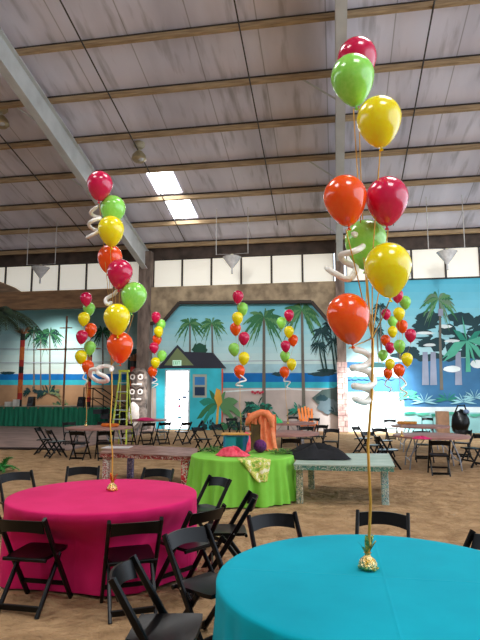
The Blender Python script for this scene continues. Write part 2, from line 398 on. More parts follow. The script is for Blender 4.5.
# centre
M1 = Mural(D + .1)
ys = [290, 318, 336, 350, 368]
bands(M1, 150, 346, 290, 366, (104, 194, 218), (196, 222, 220))
M1.rect(150, 364, 346, 375, pm('haze', (164, 204, 214))); M1.rect(150, 373, 346, 382, SEA); M1.rect(150, 382, 346, 389, SEA2)
M1.rect(150, 388, 346, 436, SNDP)
M1.line([(220, 392), (250, 390), (290, 389), (346, 392)], 1.5, CLOUD)
for cx, w, c_ in ((280, 9, 374), (322, 14, 374), (327, 10, 371)): M1.bush(cx, c_, w, 2.5, INK, seed=int(cx))
M1.line([(150, 362), (346, 360)], .7, GRY)
M1.palm(190, 323, 17, [GRN, GRN2, GRN], 12, 362, 0, 2, TRK, 3); M1.palm(212, 323, 17, [GRN2, GRN], 12, 362, 1, 2, TRK, 4)
M1.bush(200, 350, 9, 8, pm('hedge', (40, 84, 66)), seed=9)
M1.palm(264, 317, 24, [GRN, GRN2, GRN], 15, 412, 0, 3.2, TRK, 5); M1.palm(302, 310, 25, [GRN2, GRN], 15, 412, 2, 3, TRK, 6)
for x, y, s_ in ((322, 331, 14), (330, 325, 13), (319, 344, 11), (334, 340, 12)): M1.palm(x, y, s_, [DGR, INK], 10, 372, 5, 1.5, DGR, int(x))
M1.poly([(312, 398), (322, 390), (334, 388), (346, 382), (346, 420), (328, 412), (318, 404)], ROCK)
M1.bush(330, 406, 13, 8, pm('rock_grey', (104, 122, 128)), seed=4); M1.bush(340, 398, 8, 5, ROCK, seed=51); M1.bush(322, 398, 6, 4, INK, seed=52); M1.shrub(336, 412, 12, 8, [ROCK, INK], 16, 53)
HDG = pm('hedge', (40, 84, 66)); M1.shrub(258, 409, 17, 20, [HDG, DGR, TEAL, HDG], 46, 5); M1.shrub(264, 412, 16, 14, [TEAL, HDG], 26, 6); M1.shrub(299, 411, 15, 12, [TEAL, HDG, ROCK], 34, 7)
for q_ in range(5): M1.bush(253 + 2.5 * q_, 392 + (q_ % 2), 1.6, 1.6, RED, n=8, seed=q_)
# painted hut
M1.poly([(157, 366), (222, 368), (222, 434), (157, 434)], HUT)
for x in (194.5, 196, ): pass
M1.rect(193.5, 374.5, 207.5, 397.5, WFR); M1.rect(195.5, 377, 205.5, 385, PANEB); M1.rect(195.5, 387, 205.5, 395.5, PANE)
M1.poly([(174, 352), (188, 352), (214, 353), (227, 368.5), (161, 368.5)], ROOFM)
M1.poly([(178.3, 345), (158, 368), (161, 369), (199, 366)], ROOFM); M1.poly([(178.3, 348), (165, 365.5), (194.5, 365.5)], GABLE)
M1.line([(223, 369), (222.6, 430)], 1.4, ORP)
for a, ln, dr in ((2.5, 24, 12), (2.0, 22, 6), (.7, 26, 14), (1.2, 20, 6), (.2, 26, 18), (3.0, 22, 18), (-.3, 20, 16), (3.5, 18, 14)):
    M1.leaf(219, 404, a, ln, dr, 8, [TEAL, GRN, GRN2][int(ln) % 3], 2)
M1.poly([(217, 388), (221, 390), (223, 402), (219, 408), (215, 398)], BANANA)
M1.line([(219, 404), (217, 430)], 2.2, BANANA)
M1.shrub(209, 428, 15, 16, [INK, DGR], 40, 31); M1.shrub(231, 427, 16, 18, [DGR, GRN, INK], 40, 32); M1.shrub(239, 422, 12, 14, [GRN, DGR], 26, 33)
M1.build('beach mural with turquoise painted hut and two tall palms in the brown frame')

# right
M2 = Mural(D + .1)
bands(M2, 343, 520, 276, 372, (92, 190, 216), (190, 220, 222))
M2.rect(343, 362, 520, 414, NAVY); M2.rect(343, 392, 409, 440, CLOUD); M2.rect(404, 398, 520, 408, NAVY); M2.rect(404, 407, 520, 413, CLOUD); M2.rect(404, 412.5, 520, 440, pm('pale_teal', (150, 204, 204)))
q = random.Random(3)
for i in range(26):
    x = 402 + q.uniform(0, 90); y = 330 + q.uniform(-14, 22) + max(0, (425 - x) * .4)
    M2.bush(x, y, q.uniform(7, 14), q.uniform(4, 8), INK, n=18, seed=i)
for i in range(12):
    M2.bush(398 + q.uniform(0, 85), 334 + q.uniform(-8, 24), q.uniform(4, 12), q.uniform(1.2, 2.6), [CLOUD, PALE][i % 2], n=16, seed=60 + i)
M2.rect(404, 358, 520, 366, NAVY)
for i in range(8): M2.bush(400 + i * 12, 357 + q.uniform(-3, 2), 10, 3.5, INK, n=16, seed=90 + i)
for x0 in (425, 433, 458): M2.line([(x0, 352), (x0 + .5, 385)], [5, 7], GRY)
M2.bush(452, 369, 9, 3.4, CLOUD, j=.1, seed=71); M2.bush(477, 364, 7, 4.4, CLOUD, j=.1, seed=72)
M2.line([(440, 300), (440, 340), (441.5, 390)], [2.2, 2.4, 3.4], TRK)
M2.palm(438, 299, 22, [GRN2, pm('palm_grey', (110, 140, 116)), GRN], 15, seed=12)
M2.rect(438, 309, 443, 316, GRY)
for a, ln, dr in ((2.2, 24, 8), (1.75, 30, 4), (.9, 24, 8), (.4, 26, 10), (2.9, 26, 24), (3.5, 26, 12), (-.2, 22, 22), (-.9, 14, 12)):
    M2.leaf(467, 341, a, ln, dr, 7, [TEAL, TEALL][int(ln) % 4 // 2], 1)
M2.line([(467, 341), (468, 372)], [3, 5], TEALL)
for x, y in ((372, 316), (377, 330), (380, 306)): M2.palm(x, y, 10, [DGR, INK], 9, 368, 2, 1.6, TRK, int(x))
M2.bush(372, 366, 18, 4, DGR, seed=14); M2.rect(343, 368, 400, 378, CLOUD)
for i in range(8): M2.bush(349 + 6 * i, 378, 4, 2.2, NAVY, n=12, seed=40 + i)
for x in (404, 416): M2.leaf(398, 395, 1.2 if x > 410 else .5, 22, 8, 6, TEALL, 2)
for x, y, c in ((424, 402, PALE), (447, 400, TEAL), (463, 402, PALE), (474, 398, PALE), (408, 398, TEALL)):
    for a in (.15, .5, .9, 1.3, 1.6, 1.9, 2.3, 2.7, 3.0): M2.leaf(x, y, a, 14, 4, 1.6, c, 1)

for i in range(7): M2.bush(410 + 13 * i, 413 + (i % 3), 7, 1.6, [TEAL, TEALL][i % 2], n=14, seed=140 + i)
M2.build('jungle mural with one tall palm, dark trees and a banana plant, in the right bay')

# left, behind the stage
M0 = Mural(AY)
bands(M0, -40, 148, 292, 376, (120, 190, 200), (206, 222, 216))
M0.rect(-40, 374, 148, 381, SEA); M0.rect(-40, 380, 148, 386, SEA2); M0.rect(-40, 385, 148, 420, SNDB)
M0.bush(8, 373, 8, 1.8, INK, seed=3)
M0.palm(34, 331, 15, [GRN, DGR], 12, 392, 0, 1.6, TRK, 21); M0.palm(50, 333, 16, [DGR, GRN], 12, 392, 0, 1.8, TRK, 22); M0.palm(41, 338, 11, [DGR, GRN], 10, 390, 0, 1.2, TRK, 23); M0.palm(103, 331, 16, [GRN, DGR], 12, 392, 0, 1.8, TRK, 24)
M0.shrub(32, 392, 11, 10, [INK, DGR], 26, 41); M0.shrub(49, 393, 15, 11, [INK, DGR, GABLE], 36, 42); M0.shrub(62, 406, 14, 13, [GABLE, HDG], 24, 44)
M0.line([(-10, 349), (112, 349)], .6, GRY); M0.line([(-10, 363), (112, 362)], .6, GRY)
M0.build('beach mural with small palms and a blue sea band, behind the stage on the left')
# dark green screen right of the stage
struct(MB().box((atY(113, 415, 25.55).x + .05, 27.2, 0), (RX[1] + .02, 27.3, 4.0)), 'wall_screen', SKIRTG)

# ------------------------------------------------------------------ door
DRX0, DRX1, DRH = -7.83, -6.76, 2.73
DAYL = mat('daylit_glass', (245, 250, 255), .3, emit=3.2)
o = struct(MB().box((DRX0, D - .06, .03), (DRX1, D - .01, DRH)), 'door_1', DAYL)
mb = MB(); DF = mat('door_frame_paint', (200, 214, 218), .5)
mb.box((DRX0 - .07, D - .1, 0), (DRX0, D + .05, DRH + .07)); mb.box((DRX1, D - .1, 0), (DRX1 + .07, D + .05, DRH + .07)); mb.box((DRX0, D - .1, DRH), (DRX1, D + .05, DRH + .07))
mb.build('door_frame', DF, o, smooth=False)
cols = [pm('st_blue', (60, 100, 150)), pm('st_pink', (220, 90, 140)), pm('st_pale', (170, 200, 214)), pm('st_teal', (90, 170, 190))]
for i, (sx, sz, w, h) in enumerate(((-7.25, 1.35, .12, .1), (-7.05, 1.45, .2, .1), (-7.25, 1.02, .12, .12), (-7.28, .84, .2, .05), (-6.98, .84, .2, .05), (-7.2, 1.9, .4, .05), (-7.1, 1.75, .4, .05), (-7.25, .5, .16, .1))):
    MB().box((sx, D - .068, sz), (sx + w, D - .06, sz + h)).build('sticker', cols[(0, 0, 1, 0, 0, 2, 2, 3)[i]], o, smooth=False)
MB().box((DRX0 + .08, D - .11, 1.0), (DRX0 + .12, D - .06, 1.25)).build('door_handle', STEEL, o)
ex = empty('exit_sign', (-7.32, D - .12, 2.98))
MB().box((-.2, -.05, 0), (.2, .1, .26)).build('housing', mat('sign_white', (196, 232, 210), .4, emit=.35), ex, smooth=False)
mb = MB(); g = .03
def lbox(x0, z0, x1, z1): mb.box((x0, -.056, z0), (x1, -.05, z1))
x = -.16; lbox(x, .05, x + .02, .21); [lbox(x, z, x + .06, z + .02) for z in (.05, .12, .19)]
for sgn in (1, -1): mb.bar((-.04 - .03 * sgn, -.053, .05), (-.04 + .03 * sgn, -.053, .21), .006, .022, (0, 1, 0))
lbox(.03, .05, .05, .21); lbox(.08, .19, .16, .21); lbox(.11, .05, .13, .21)
mb.build('lettering', mat('sign_green', (20, 150, 90), .4, emit=.2), ex, smooth=False)
tag(ex, 'lit green and white EXIT sign above the bright doorway of the hut', 'exit sign')

# ------------------------------------------------------------------ chairs
def make_chair(name='folding_chair'):
    t = empty(name, (0, 0, 0))
    # seat: dished rounded slab
    mb = MB(); n = 12
    def top(u, v, z):
        x = -1 + 2 * u; y = -1 + 2 * v
        ww = .195 * (1 - .06 * (1 - v)); 
        X = ww * x * (1 - .10 * max(0, abs(y) - .6) ** 2 * 4); Y = .005 + .205 * y * (1 - .05 * x * x)
        return (X, Y, z - .012 * (1 - x * x) * (1 - y * y) + .012 * v)
    vs = [top(i / n, j / n, .445) for j in range(n + 1) for i in range(n + 1)]
    vb = [top(i / n, j / n, .417) for j in range(n + 1) for i in range(n + 1)]
    W = n + 1; fs = []
    for j in range(n):
        for i in range(n):
            a = j * W + i; fs.append([a, a + 1, a + W + 1, a + W]); b = a + W * W; fs.append([b, b + W, b + W + 1, b + 1])
    per = [i for i in range(W)] + [j * W + n for j in range(1, W)] + [n * W + i for i in range(n - 1, -1, -1)] + [j * W for j in range(n - 1, 0, -1)]
    for a, b in zip(per, per[1:] + per[:1]): fs.append([a, a + W * W, b + W * W, b])
    mb.add(vs + vb, fs); mb.build('seat', BLACK, t)
    # backrest: curved slat with an arched lower edge
    mb = MB(); n = 14
    vs = []
    for side in (0, 1):
        for i in range(n + 1):
            u = -1 + 2 * i / n; bow = -.045 * (1 - u * u)
            for j in range(5):
                v = j / 4
                z = (.655 + .022 * (1 - u * u)) * (1 - v) + (.768 + .010 * (1 - u * u)) * v
                y = -.205 - .068 * (z - .6) / .18 + bow + (-.016 if side else 0)
                vs.append((.2 * u, y, z))
    fs = []; K = (n + 1) * 5
    for i in range(n):
        for j in range(4):
            a = i * 5 + j; fs.append([a, a + 1, a + 6, a + 5]); b = a + K; fs.append([b, b + 5, b + 6, b + 1])
        for j in (0, 4): a = i * 5 + j; fs.append([a, a + 5, a + 5 + K, a + K] if j == 0 else [a, a + K, a + 5 + K, a + 5])
    for i in (0, n): 
        for j in range(4): a = i * 5 + j; fs.append([a, a + K, a + 1 + K, a + 1] if i == 0 else [a, a + 1, a + 1 + K, a + K])
    mb.add(vs, fs); mb.build('backrest', BLACK, t)
    for s in (-1, 1):
        mb = MB(); x = .215 * s
        mb.bar((x, .235, -.01), (x, -.06, .44), .03, .048); mb.bar((x, -.055, .43), (x, -.272, .785), .03, .046)
        mb.build('leg', BLACK, t)
        mb = MB(); x = .184 * s
        mb.bar((x, -.27, -.01), (x, .06, .425), .03, .042); mb.build('leg', BLACK, t)
        mb = MB(); mb.tube([(.225 * s, -.065, .452), (.232 * s, -.065, .452)], .009, 8); mb.tube([(.225 * s, -.258, .765), (.2285 * s, -.258, .765)], .006, 8)
        mb.build('bolt', STEEL, t)
    MB().bar((-.21, .142, .14), (.21, .142, .14), .022, .04, (0, 1, 0)).build('stretcher', BLACK, t)
    MB().bar((-.18, -.232, .05), (.18, -.232, .05), .022, .05, (0, 1, 0)).build('stretcher', BLACK, t)
    MB().bar((-.2, -.19, .425), (.2, -.19, .425), .03, .03, (0, 1, 0)).build('seat_rail', BLACK, t)
    t.scale = (.96, .95, .945)
    return tag(t, 'x', 'chair')
proto = make_chair(); used = [False]
def chair(loc, face, label, group):
    """face = direction the sitter looks (2D)"""
    rz = atan2(-face[0], face[1])
    l = Vector((loc[0], loc[1], 0))
    if not used[0]:
        used[0] = True; proto.location = l; proto.rotation_euler = (0, 0, rz); tag(proto, label, 'chair', group); return proto
    return dup(proto, l, rz, label, group)
PC = Vector((-2.27, 5.25, 0)); CC = Vector((.247, 3.189, 0)); TR = .914
pushes = {'pink': [], 'cyan': []}
def chair_by_back(a, b, target, label, group, key=None, out=0, flip=None):
    p, q_ = atZ(*a, .742), atZ(*b, .742); mid = (p + q_) / 2
    d = (q_ - p); nrm = Vector((-d.y, d.x, 0)).normalized()
    tgt = Vector((target[0], target[1], 0)); to = (tgt - Vector((mid.x, mid.y, 0))).normalized()
    if nrm.dot(to) < 0: nrm.negate()
    face = (nrm * 1.0 + to * .6).normalized()
    loc = Vector((mid.x, mid.y, 0)) + face * (.258 - out)
    if key: pushes[key].append((loc.copy(), face.copy()))
    return chair(loc, face, label, group)
GP = 'black folding chairs around the pink table'; GC = 'black folding chairs around the turquoise table'
chair_by_back((2, 474), (31, 471), PC, 'black folding chair at the far left of the pink table, its backrest shining bluish', GP, 'pink', .05)
chair_by_back((66, 467), (100, 467), PC, 'black folding chair behind the pink table, left of its foil weight', GP, 'pink', .05)
chair_by_back((141, 468), (174, 470), PC, 'black folding chair behind the pink table, in front of the red chipped table', GP, 'pink', .05)
chair_by_back((209, 475), (229, 480), PC, 'black folding chair standing in front of the lime cloth, open gap under its slat', GP, 'pink', .02)
chair_by_back((239, 490), (246, 500), PC, 'black folding chair seen edge-on between the lime cloth and the turquoise table', GP, 'pink', .1)
chair_by_back((188, 512), (227, 505), PC, 'black folding chair at the right side of the pink table, half hidden by another', GP, 'pink', .0)
chair_by_back((107, 520), (162, 517), PC, 'black folding chair pulled up in front of the pink table, back to the viewer', GP, 'pink', .06)
chair_by_back((1, 516), (50, 517), PC, 'black folding chair at the front left of the pink table, all legs in view', GP, 'pink', .06)
chair_by_back((163, 535), (207, 524), CC, 'black folding chair left of the turquoise table with its grey-shining seat in view', GC, 'cyan', .0)
chair_by_back((113, 579), (131, 556), CC, 'black folding chair nearest the viewer, at the bottom edge left of the turquoise table', GC, 'cyan', .0)
chair_by_back((247, 516), (296, 512), CC, 'black folding chair behind the turquoise table, left of its gold ribbon', GC, 'cyan', .0)
chair_by_back((357, 510), (409, 514), CC, 'black folding chair directly behind the turquoise table, crossed by the gold ribbon', GC, 'cyan', .0)
chair_by_back((477, 529), (512, 548), CC, 'black folding chair cut off by the right edge beside the turquoise table', GC, 'cyan', .0)

# ------------------------------------------------------------------ tablecloths
def tablecloth(c, R, H, mt, name, label, push=(), seed=1, flare=.07, amp=.03, folds=None):
    q = random.Random(seed)
    comps = [(k_, q.uniform(0, 6.28), am) for k_, am in ((11, .7), (17, 1), (23, 1), (31, .8), (43, .45))]
    mb = MB(); n = 420
    rings = [(r * R, H, 0) for r in (.03, .15, .3, .45, .6, .75, .88, .95)] + [(R - .012, H - .001, 0), (R - .003, H - .006, 0), (R + .001, H - .016, .02)]
    zs = 22
    for i in range(1, zs + 1):
        t = i / zs; rings.append((R, H - .016 - (H - .016 - .015) * t, t))
    vs = []
    for (r, z, t) in rings:
        for j in range(n):
            a = 2 * pi * j / n; rr = r
            if t > 0:
                w = sum(am * sin(k_ * a + ph + .5 * sin(2 * a)) for k_, ph, am in comps) / 3
                rr = r + flare * t + amp * (t ** .8) * (w - .15)
            x, y = rr * cos(a), rr * sin(a)
            if t > .05:
                for (loc, face) in push:
                    out = -Vector((face.x, face.y)); side = Vector((-out.y, out.x)); rel = Vector((loc.x - c[0], loc.y - c[1]))
                    P = Vector((x, y)) - rel; lat = abs(P.dot(side)); pr = P.dot(out)   # out = away from the table
                    lim = -.25
                    if lat < .8 and pr > lim:
                        k_ = max(0, min(1, (.8 - lat) / .54)) * max(0, min(1, (H - .03 - z) / .3)); k_ = k_ * k_ * (3 - 2 * k_)
                        x -= out.x * (pr - lim) * k_; y -= out.y * (pr - lim) * k_
            vs.append((x, y, z))
    k = len(rings)
    fs = [[i * n + j, (i + 1) * n + j, (i + 1) * n + (j + 1) % n, i * n + (j + 1) % n] for i in range(k - 1) for j in range(n)] + [list(range(n))]
    mb.add(vs, fs)
    return tag(mb.build(name, mt, loc=(c[0], c[1], 0), ang=70), label, 'tablecloth')
PINK = cloth_mat('pink_cloth', (214, 36, 104), (206, 30, 96)); CYAN = cloth_mat('turquoise_cloth', (0, 160, 180), (0, 154, 174)); LIME = cloth_mat('lime_cloth', (136, 206, 78), (126, 196, 68))
tablecloth(PC, TR, .75, PINK, 'tablecloth', 'hot pink cloth over the round table at the left, reaching the sand', pushes['pink'], 3, .0, .05)
tablecloth(CC, TR, .75, CYAN, 'tablecloth', 'turquoise cloth over the big round table in the right foreground', pushes['cyan'], 5, .03, .045)
LC = Vector((-1.55, 9.25, 0)); LH = .7
tablecloth(LC, .86, LH, LIME, 'tablecloth', 'lime green cloth over the round display table in the middle', (), 8, .06, .085)

# ------------------------------------------------------------------ balloons
PROF = []
for i in range(25):
    t = i / 24 * pi          # 0 top .. pi tail
    zz = cos(t); r = sin(t)
    if zz < 0: r = sin(t) * (1 - .20 * zz * zz * 1.0) * (1 - .10 * (-zz)) ; z = zz * 1.42
    else: z = zz * 1.02
    PROF.append((max(r, .02), z))
PROF[-1] = (.05, -1.42); PROF[-2] = (.10, -1.38)
bmesh_cache = {}
def balloon_mesh(col, n):
    if (col, n) in bmesh_cache: return bmesh_cache[(col, n)]
    mb = MB().lathe(PROF[::-1], n); o = mb.build('balloon', BAL[col], ang=80); me = o.data; bpy.data.objects.remove(o)
    mb = MB().lathe([(.02, -1.60), (.10, -1.585), (.085, -1.54), (.035, -1.47), (.05, -1.41)], 12); o = mb.build('knot', BAL[col], ang=60); kn = o.data; bpy.data.objects.remove(o)
    bmesh_cache[(col, n)] = (me, kn); return me, kn
ORD = ['topmost', 'second', 'third', 'fourth', 'fifth', 'sixth', 'seventh', 'lowest']
def bouquet(items, base, where, near=False, spread=.10, rib=.005, gather=None, wt=True, label_weight=None, rpx=None):
    """items: (colour, px, py, radius px, depth offset)"""
    kn_pts = []
    for i, (col, px, py, rp, dy) in enumerate(items):
        p = atY(px, py, base.y + dy); R = rp * depth(p) / F
        me, kn = balloon_mesh(col, 32 if near else 20)
        o = bpy.data.objects.new('balloon', me); C.objects.link(o); o.location = p; o.scale = (R, R, R)
        o.rotation_euler = (rnd.uniform(-.12, .12), rnd.uniform(-.12, .12), rnd.uniform(0, 6))
        cname = {'magenta': 'deep pink', 'lime': 'lime green', 'yellow': 'yellow', 'orange': 'orange'}[col]
        pos = ORD[i] + (' from the top' if 0 < i < 7 else '')
        tag(o, f'{cname} balloon, {pos} in the {where}', 'balloon', 'balloons of the ' + where)
        k = bpy.data.objects.new('knot', kn); C.objects.link(k); k.parent = o
        kn_pts.append(p + Vector((0, 0, -1.55 * R)))
    top = kn_pts[0]
    mb = MB()
    lo = min(kn_pts, key=lambda p: p.z)
    if gather: lo = atY(gather[0], gather[1], base.y + .02)
    # one braided ribbon from the weight up through the cluster, a strand to every knot
    ax = [base + Vector((0, 0, .012))]
    for t in (.25, .5, .75, 1): ax.append(base.lerp(lo, t) + Vector((.012 * sin(9 * t), .01 * cos(7 * t), .05 * (1 - t))))
    mb.tube(ax, rib, 6)
    for p in kn_pts:
        if (p - lo).length < .02: continue
        c1 = lo.lerp(p, .5) + Vector((rnd.uniform(-.02, .02), rnd.uniform(.03, .08), 0))
        mb.tube([lo, lo.lerp(c1, .6) + Vector((0, .03, 0)), c1, p], rib * .45, 5)
    tag(mb.build('balloon_ribbon', GOLD), f'gold ribbon holding the {where}', 'ribbon', None)
def spiral(pts_px, Y, r, label, twist=None):
    """curled white modelling balloon through picture points at depth Y (with depth wobble)"""
    P = [atY(x, y, Y + dy) for x, y, dy in pts_px]
    out = []
    for i in range(len(P) - 1):
        a = P[max(i - 1, 0)]; b = P[i]; c = P[i + 1]; d = P[min(i + 2, len(P) - 1)]
        for k in range(8):
            t = k / 8
            out.append(.5 * ((2 * b) + (c - a) * t + (2 * a - 5 * b + 4 * c - d) * t * t + (3 * b - a - 3 * c + d) * t ** 3))
    out.append(P[-1])
    rr = [r * min(1, .35 + .22 * min(i, len(out) - 1 - i)) for i in range(len(out))]
    tag(MB().tube(out, rr, 12).build('twisting_balloon', WHITEB, ang=80), label, 'balloon', 'white curly balloons')
W1 = 'tall bouquet over the turquoise table'
w1 = atZ(368, 570, .75)
bouquet([('magenta', 357, 58, 19.5, .12), ('lime', 352.5, 77, 21.5, -.02), ('yellow', 379, 119, 22, -.12), ('orange', 345, 197, 21.5, -.12), ('magenta', 387, 198, 21, 0), ('lime', 366, 241, 21, .16), ('yellow', 388, 266, 23, -.12), ('orange', 348, 315, 21.5, -.1)], w1, W1, True, rib=.0085, gather=(372, 338))
W2 = 'bouquet over the pink table'
w2 = atZ(112, 491, .75)
bouquet([('magenta', 100, 184, 12.7, 0), ('lime', 113, 208, 12.5, .14), ('yellow', 111, 229, 13, -.06), ('orange', 110, 257, 12.2, .16), ('magenta', 120, 272, 12.7, -.02), ('lime', 134, 295, 12.9, .05), ('yellow', 117, 317, 13.2, -.12), ('orange', 120, 345, 13.2, .02)], w2, W2, True, rib=.0075, gather=(111, 366))
def small(cols_px, basepx, Y, where, r):
    b = atY(*basepx, Y); b.z = max(b.z, .76)
    bouquet([(c, x, y, r * f_, dy) for (c, x, y, f_, dy) in cols_px], b, where, rib=.007)
    return b
def seq(pts, ds=(0, .25, -.1, .15, -.15, .2, 0, .1)):
    cs = ('magenta', 'lime', 'yellow', 'orange') * 2
    return [(c, x, y, 1, d) for c, (x, y), d in zip(cs, pts, ds)]

# ------------------------------------------------------------------ background round tables and their chairs
TOPM = mat('brown_pink_top', (176, 128, 116), .5, (150, 104, 94), 4); LEGM = mat('table_leg_metal', (150, 150, 156), .35, metal=.7)
def round_table(c, R, label, H=.75):
    t = empty('round_table', (c[0], c[1], 0))
    MB().lathe([(R - .02, H - .045), (R, H - .04), (R, H - .006), (R - .008, H)], 48).build('tabletop', TOPM, t)
    for s in (-1, 1):
        for y in (-.4, .4):
            MB().tube([(s * .35, y, H - .045), (s * .52, y * 1.05, .3), (s * .56, y * 1.05, 0)], .016, 8).build('leg', LEGM, t)
        MB().tube([(s * .54, -.42, .2), (s * .54, .42, .2)], .012, 8).build('stretcher', LEGM, t)
        MB().tube([(s * .1, 0, H - .05), (s * .54, 0, .2)], .01, 8).build('brace', LEGM, t)
    tag(t, label, 'table', 'bare round tables at the back of the hall'); return Vector((c[0], c[1], 0))
def bgc(px, py, T, label, group, turn=0, z=0, off=None):
    p = atZ(px, py, 0); dd = p - T; dd.z = 0
    if dd.length < 1.02: p = T + dd.normalized() * 1.02
    f = (T - p); f.z = 0; f.normalize()
    f = Matrix.Rotation(radians(turn), 3, 'Z') @ f
    return chair(p, f, label, group)
tRT = round_table(atZ(431, 435, .75), .86, 'round brown table at the right with a pink napkin on it')
tRF = round_table(atZ(420, 425.5, .75), .85, 'round brown table at the far right with an orange garland on it')
tC1 = round_table(atZ(283, 432.5, .75), .9, 'round brown table right behind the orange towel, middle of the hall')
tC2 = round_table(atZ(286, 422.5, .75), .95, 'round brown table in front of the mural with a lime cloth bundle on it')
tL1 = round_table(atZ(99, 427, .75), .95, 'round brown table at the left below the stage, orange garland on it')
tL2 = round_table(atZ(147, 419.5, .75), .75, 'round brown table in front of the carved statue with a pink cloth on it')
G = 'folding chairs at the right back tables'
bgc(439, 474, tRT, 'black folding chair in front of the right round table, back squarely to the viewer', G)
bgc(401, 468, tRT, 'black folding chair at the left front of the right round table, turned sideways', G)
bgc(473, 466, tRT, 'black folding chair at the right edge of the photo by the right round table', G)
bgc(384, 456, tRT, 'black folding chair on the left of the right round table, second from its front', G)
bgc(364, 453, tRT, 'black folding chair standing alone leftmost of the right tables', G, 35)
bgc(424, 461, tRT, 'black folding chair behind the right round table, left of the pink napkin', G)
bgc(462, 459, tRT, 'black folding chair behind the right round table, towards the right edge', G)
bgc(428, 437, tRF, 'black folding chair behind the far right table, close to the jungle mural', G)
bgc(392, 440, tRF, 'black folding chair on the left of the far right table', G)
bgc(375, 462, tRT, 'black folding chair left of the right round table, crossed by the gold ribbon', G, -15)
G = 'folding chairs at the middle back tables'
bgc(331, 457, tC1, 'black folding chair rightmost of the middle tables, beyond the green table', G, 30)
bgc(290, 471, tC1, 'black folding chair in front of the middle table, behind the black cloth heap', G)
bgc(318, 450, tC1, 'black folding chair at the far right of the middle tables, seen side on', G, -20)
bgc(305, 453, tC1, 'black folding chair right of the middle table, left of the side-on one', G)
bgc(203, 454, tC1, 'black folding chair by the left edge of the lime cloth, leftmost of a pair', G)
bgc(222, 449, tC1, 'black folding chair right behind the blue box, rightmost of a pair', G, 25)
bgc(234, 438, tC2, 'black folding chair left of the far middle table, above the blue box', G)
bgc(249, 437, tC2, 'black folding chair just left of the orange towel, at the far middle table', G)
bgc(293, 435, tC2, 'black folding chair behind the far middle table, in front of the mural bush', G)
bgc(313, 438, tC2, 'black folding chair in front of the orange slatted chair', G)
G = 'folding chairs at the left back tables'
bgc(80, 459, tL1, 'black folding chair in front of the left back table, back to the viewer', G)
bgc(56, 457, tL1, 'black folding chair left of the left back table, nearer of the side-on pair', G)
bgc(45, 454, tL1, 'black folding chair leftmost of all the left back chairs', G)
bgc(70, 445, tL1, 'black folding chair behind the left back table, below the green skirt', G)
bgc(103, 444, tL1, 'black folding chair behind the left back table, by the stage steps', G)
bgc(104, 459, tL1, 'black folding chair at the front right of the left back table, behind the red table', G)
bgc(162, 444, tL2, 'black folding chair in front of the table with the pink cloth, back to the viewer', G)
bgc(146, 445, tL2, 'black folding chair at the left front of the table with the pink cloth', G, 20)
bgc(128, 446, tL2, 'black folding chair beside the foot of the yellow ladder', G)
bgc(182, 444, tL2, 'black folding chair before the bright doorway, left one of two', G)
bgc(195, 442, tL2, 'black folding chair at the right of the bright doorway, right one of two', G, 25)

# ------------------------------------------------------------------ small bouquets
bA = atZ(86, 426.5, .75)
WA = 'small bouquet on the left back table'
bouquet(seq([(86, 298), (89, 308), (84, 318), (91, 329), (82, 336), (90, 347), (81, 356), (88, 367)]) and [(c, x, y, 6.0, d) for c, x, y, _, d in seq([(86, 298), (89, 308), (84, 318), (91, 329), (82, 336), (90, 347), (81, 356), (88, 366)])], bA, WA, rib=.008)
bB = atZ(153, 419, .75)
WB = 'small bouquet before the carved statue'
bouquet([(c, x, y, 4.8, d) for c, x, y, _, d in seq([(156, 316.5), (161, 324), (158.5, 331), (157, 339), (154, 347), (162, 355), (155.5, 362), (152.5, 371)])], bB, WB, rib=.007)
bC = Vector((0, 0, 0)); bC = atZ(262, 434, .75)
WC = 'small bouquet left of the painted palms'
bC = Vector((atY(241, 430, bC.y).x, bC.y, .76))
bouquet([(c, x, y, 5.7, d) for c, x, y, _, d in seq([(238, 296), (242.5, 308), (237.5, 317.5), (235.5, 328), (244, 337.5), (234, 348.5), (244, 357.5), (239.5, 370.5)])], bC, WC, rib=.006)
bD = atZ(288, 424, .75)
WD = 'small bouquet between the painted palms'
bouquet([(c, x, y, 5.1, d) for c, x, y, _, d in seq([(289, 314.5), (281.5, 322), (289, 331), (293, 339.5), (285.5, 345.5), (285, 355.5), (291.5, 363.5), (284.5, 371.5)])], bD, WD, rib=.006)
bE = atZ(402, 437, .75)
WE = 'larger bouquet before the jungle mural'
bouquet([(c, x, y, 5.8, d) for c, x, y, _, d in seq([(397.5, 295), (405, 301.5), (399, 313), (402, 325.5), (410.5, 334.5), (399.5, 345.5), (407, 358.5), (399, 369.5)])], bE, WE, rib=.006)
bG = atZ(407, 425, .75)
WG = 'smaller bouquet before the jungle mural'
bouquet([(c, x, y, 4.9, d) for c, x, y, _, d in seq([(386, 313.5), (392.5, 321), (392.5, 331), (385.5, 339.5), (390, 347), (383, 354.5), (390, 363.5), (388, 372.5)])], bG, WG, rib=.006)
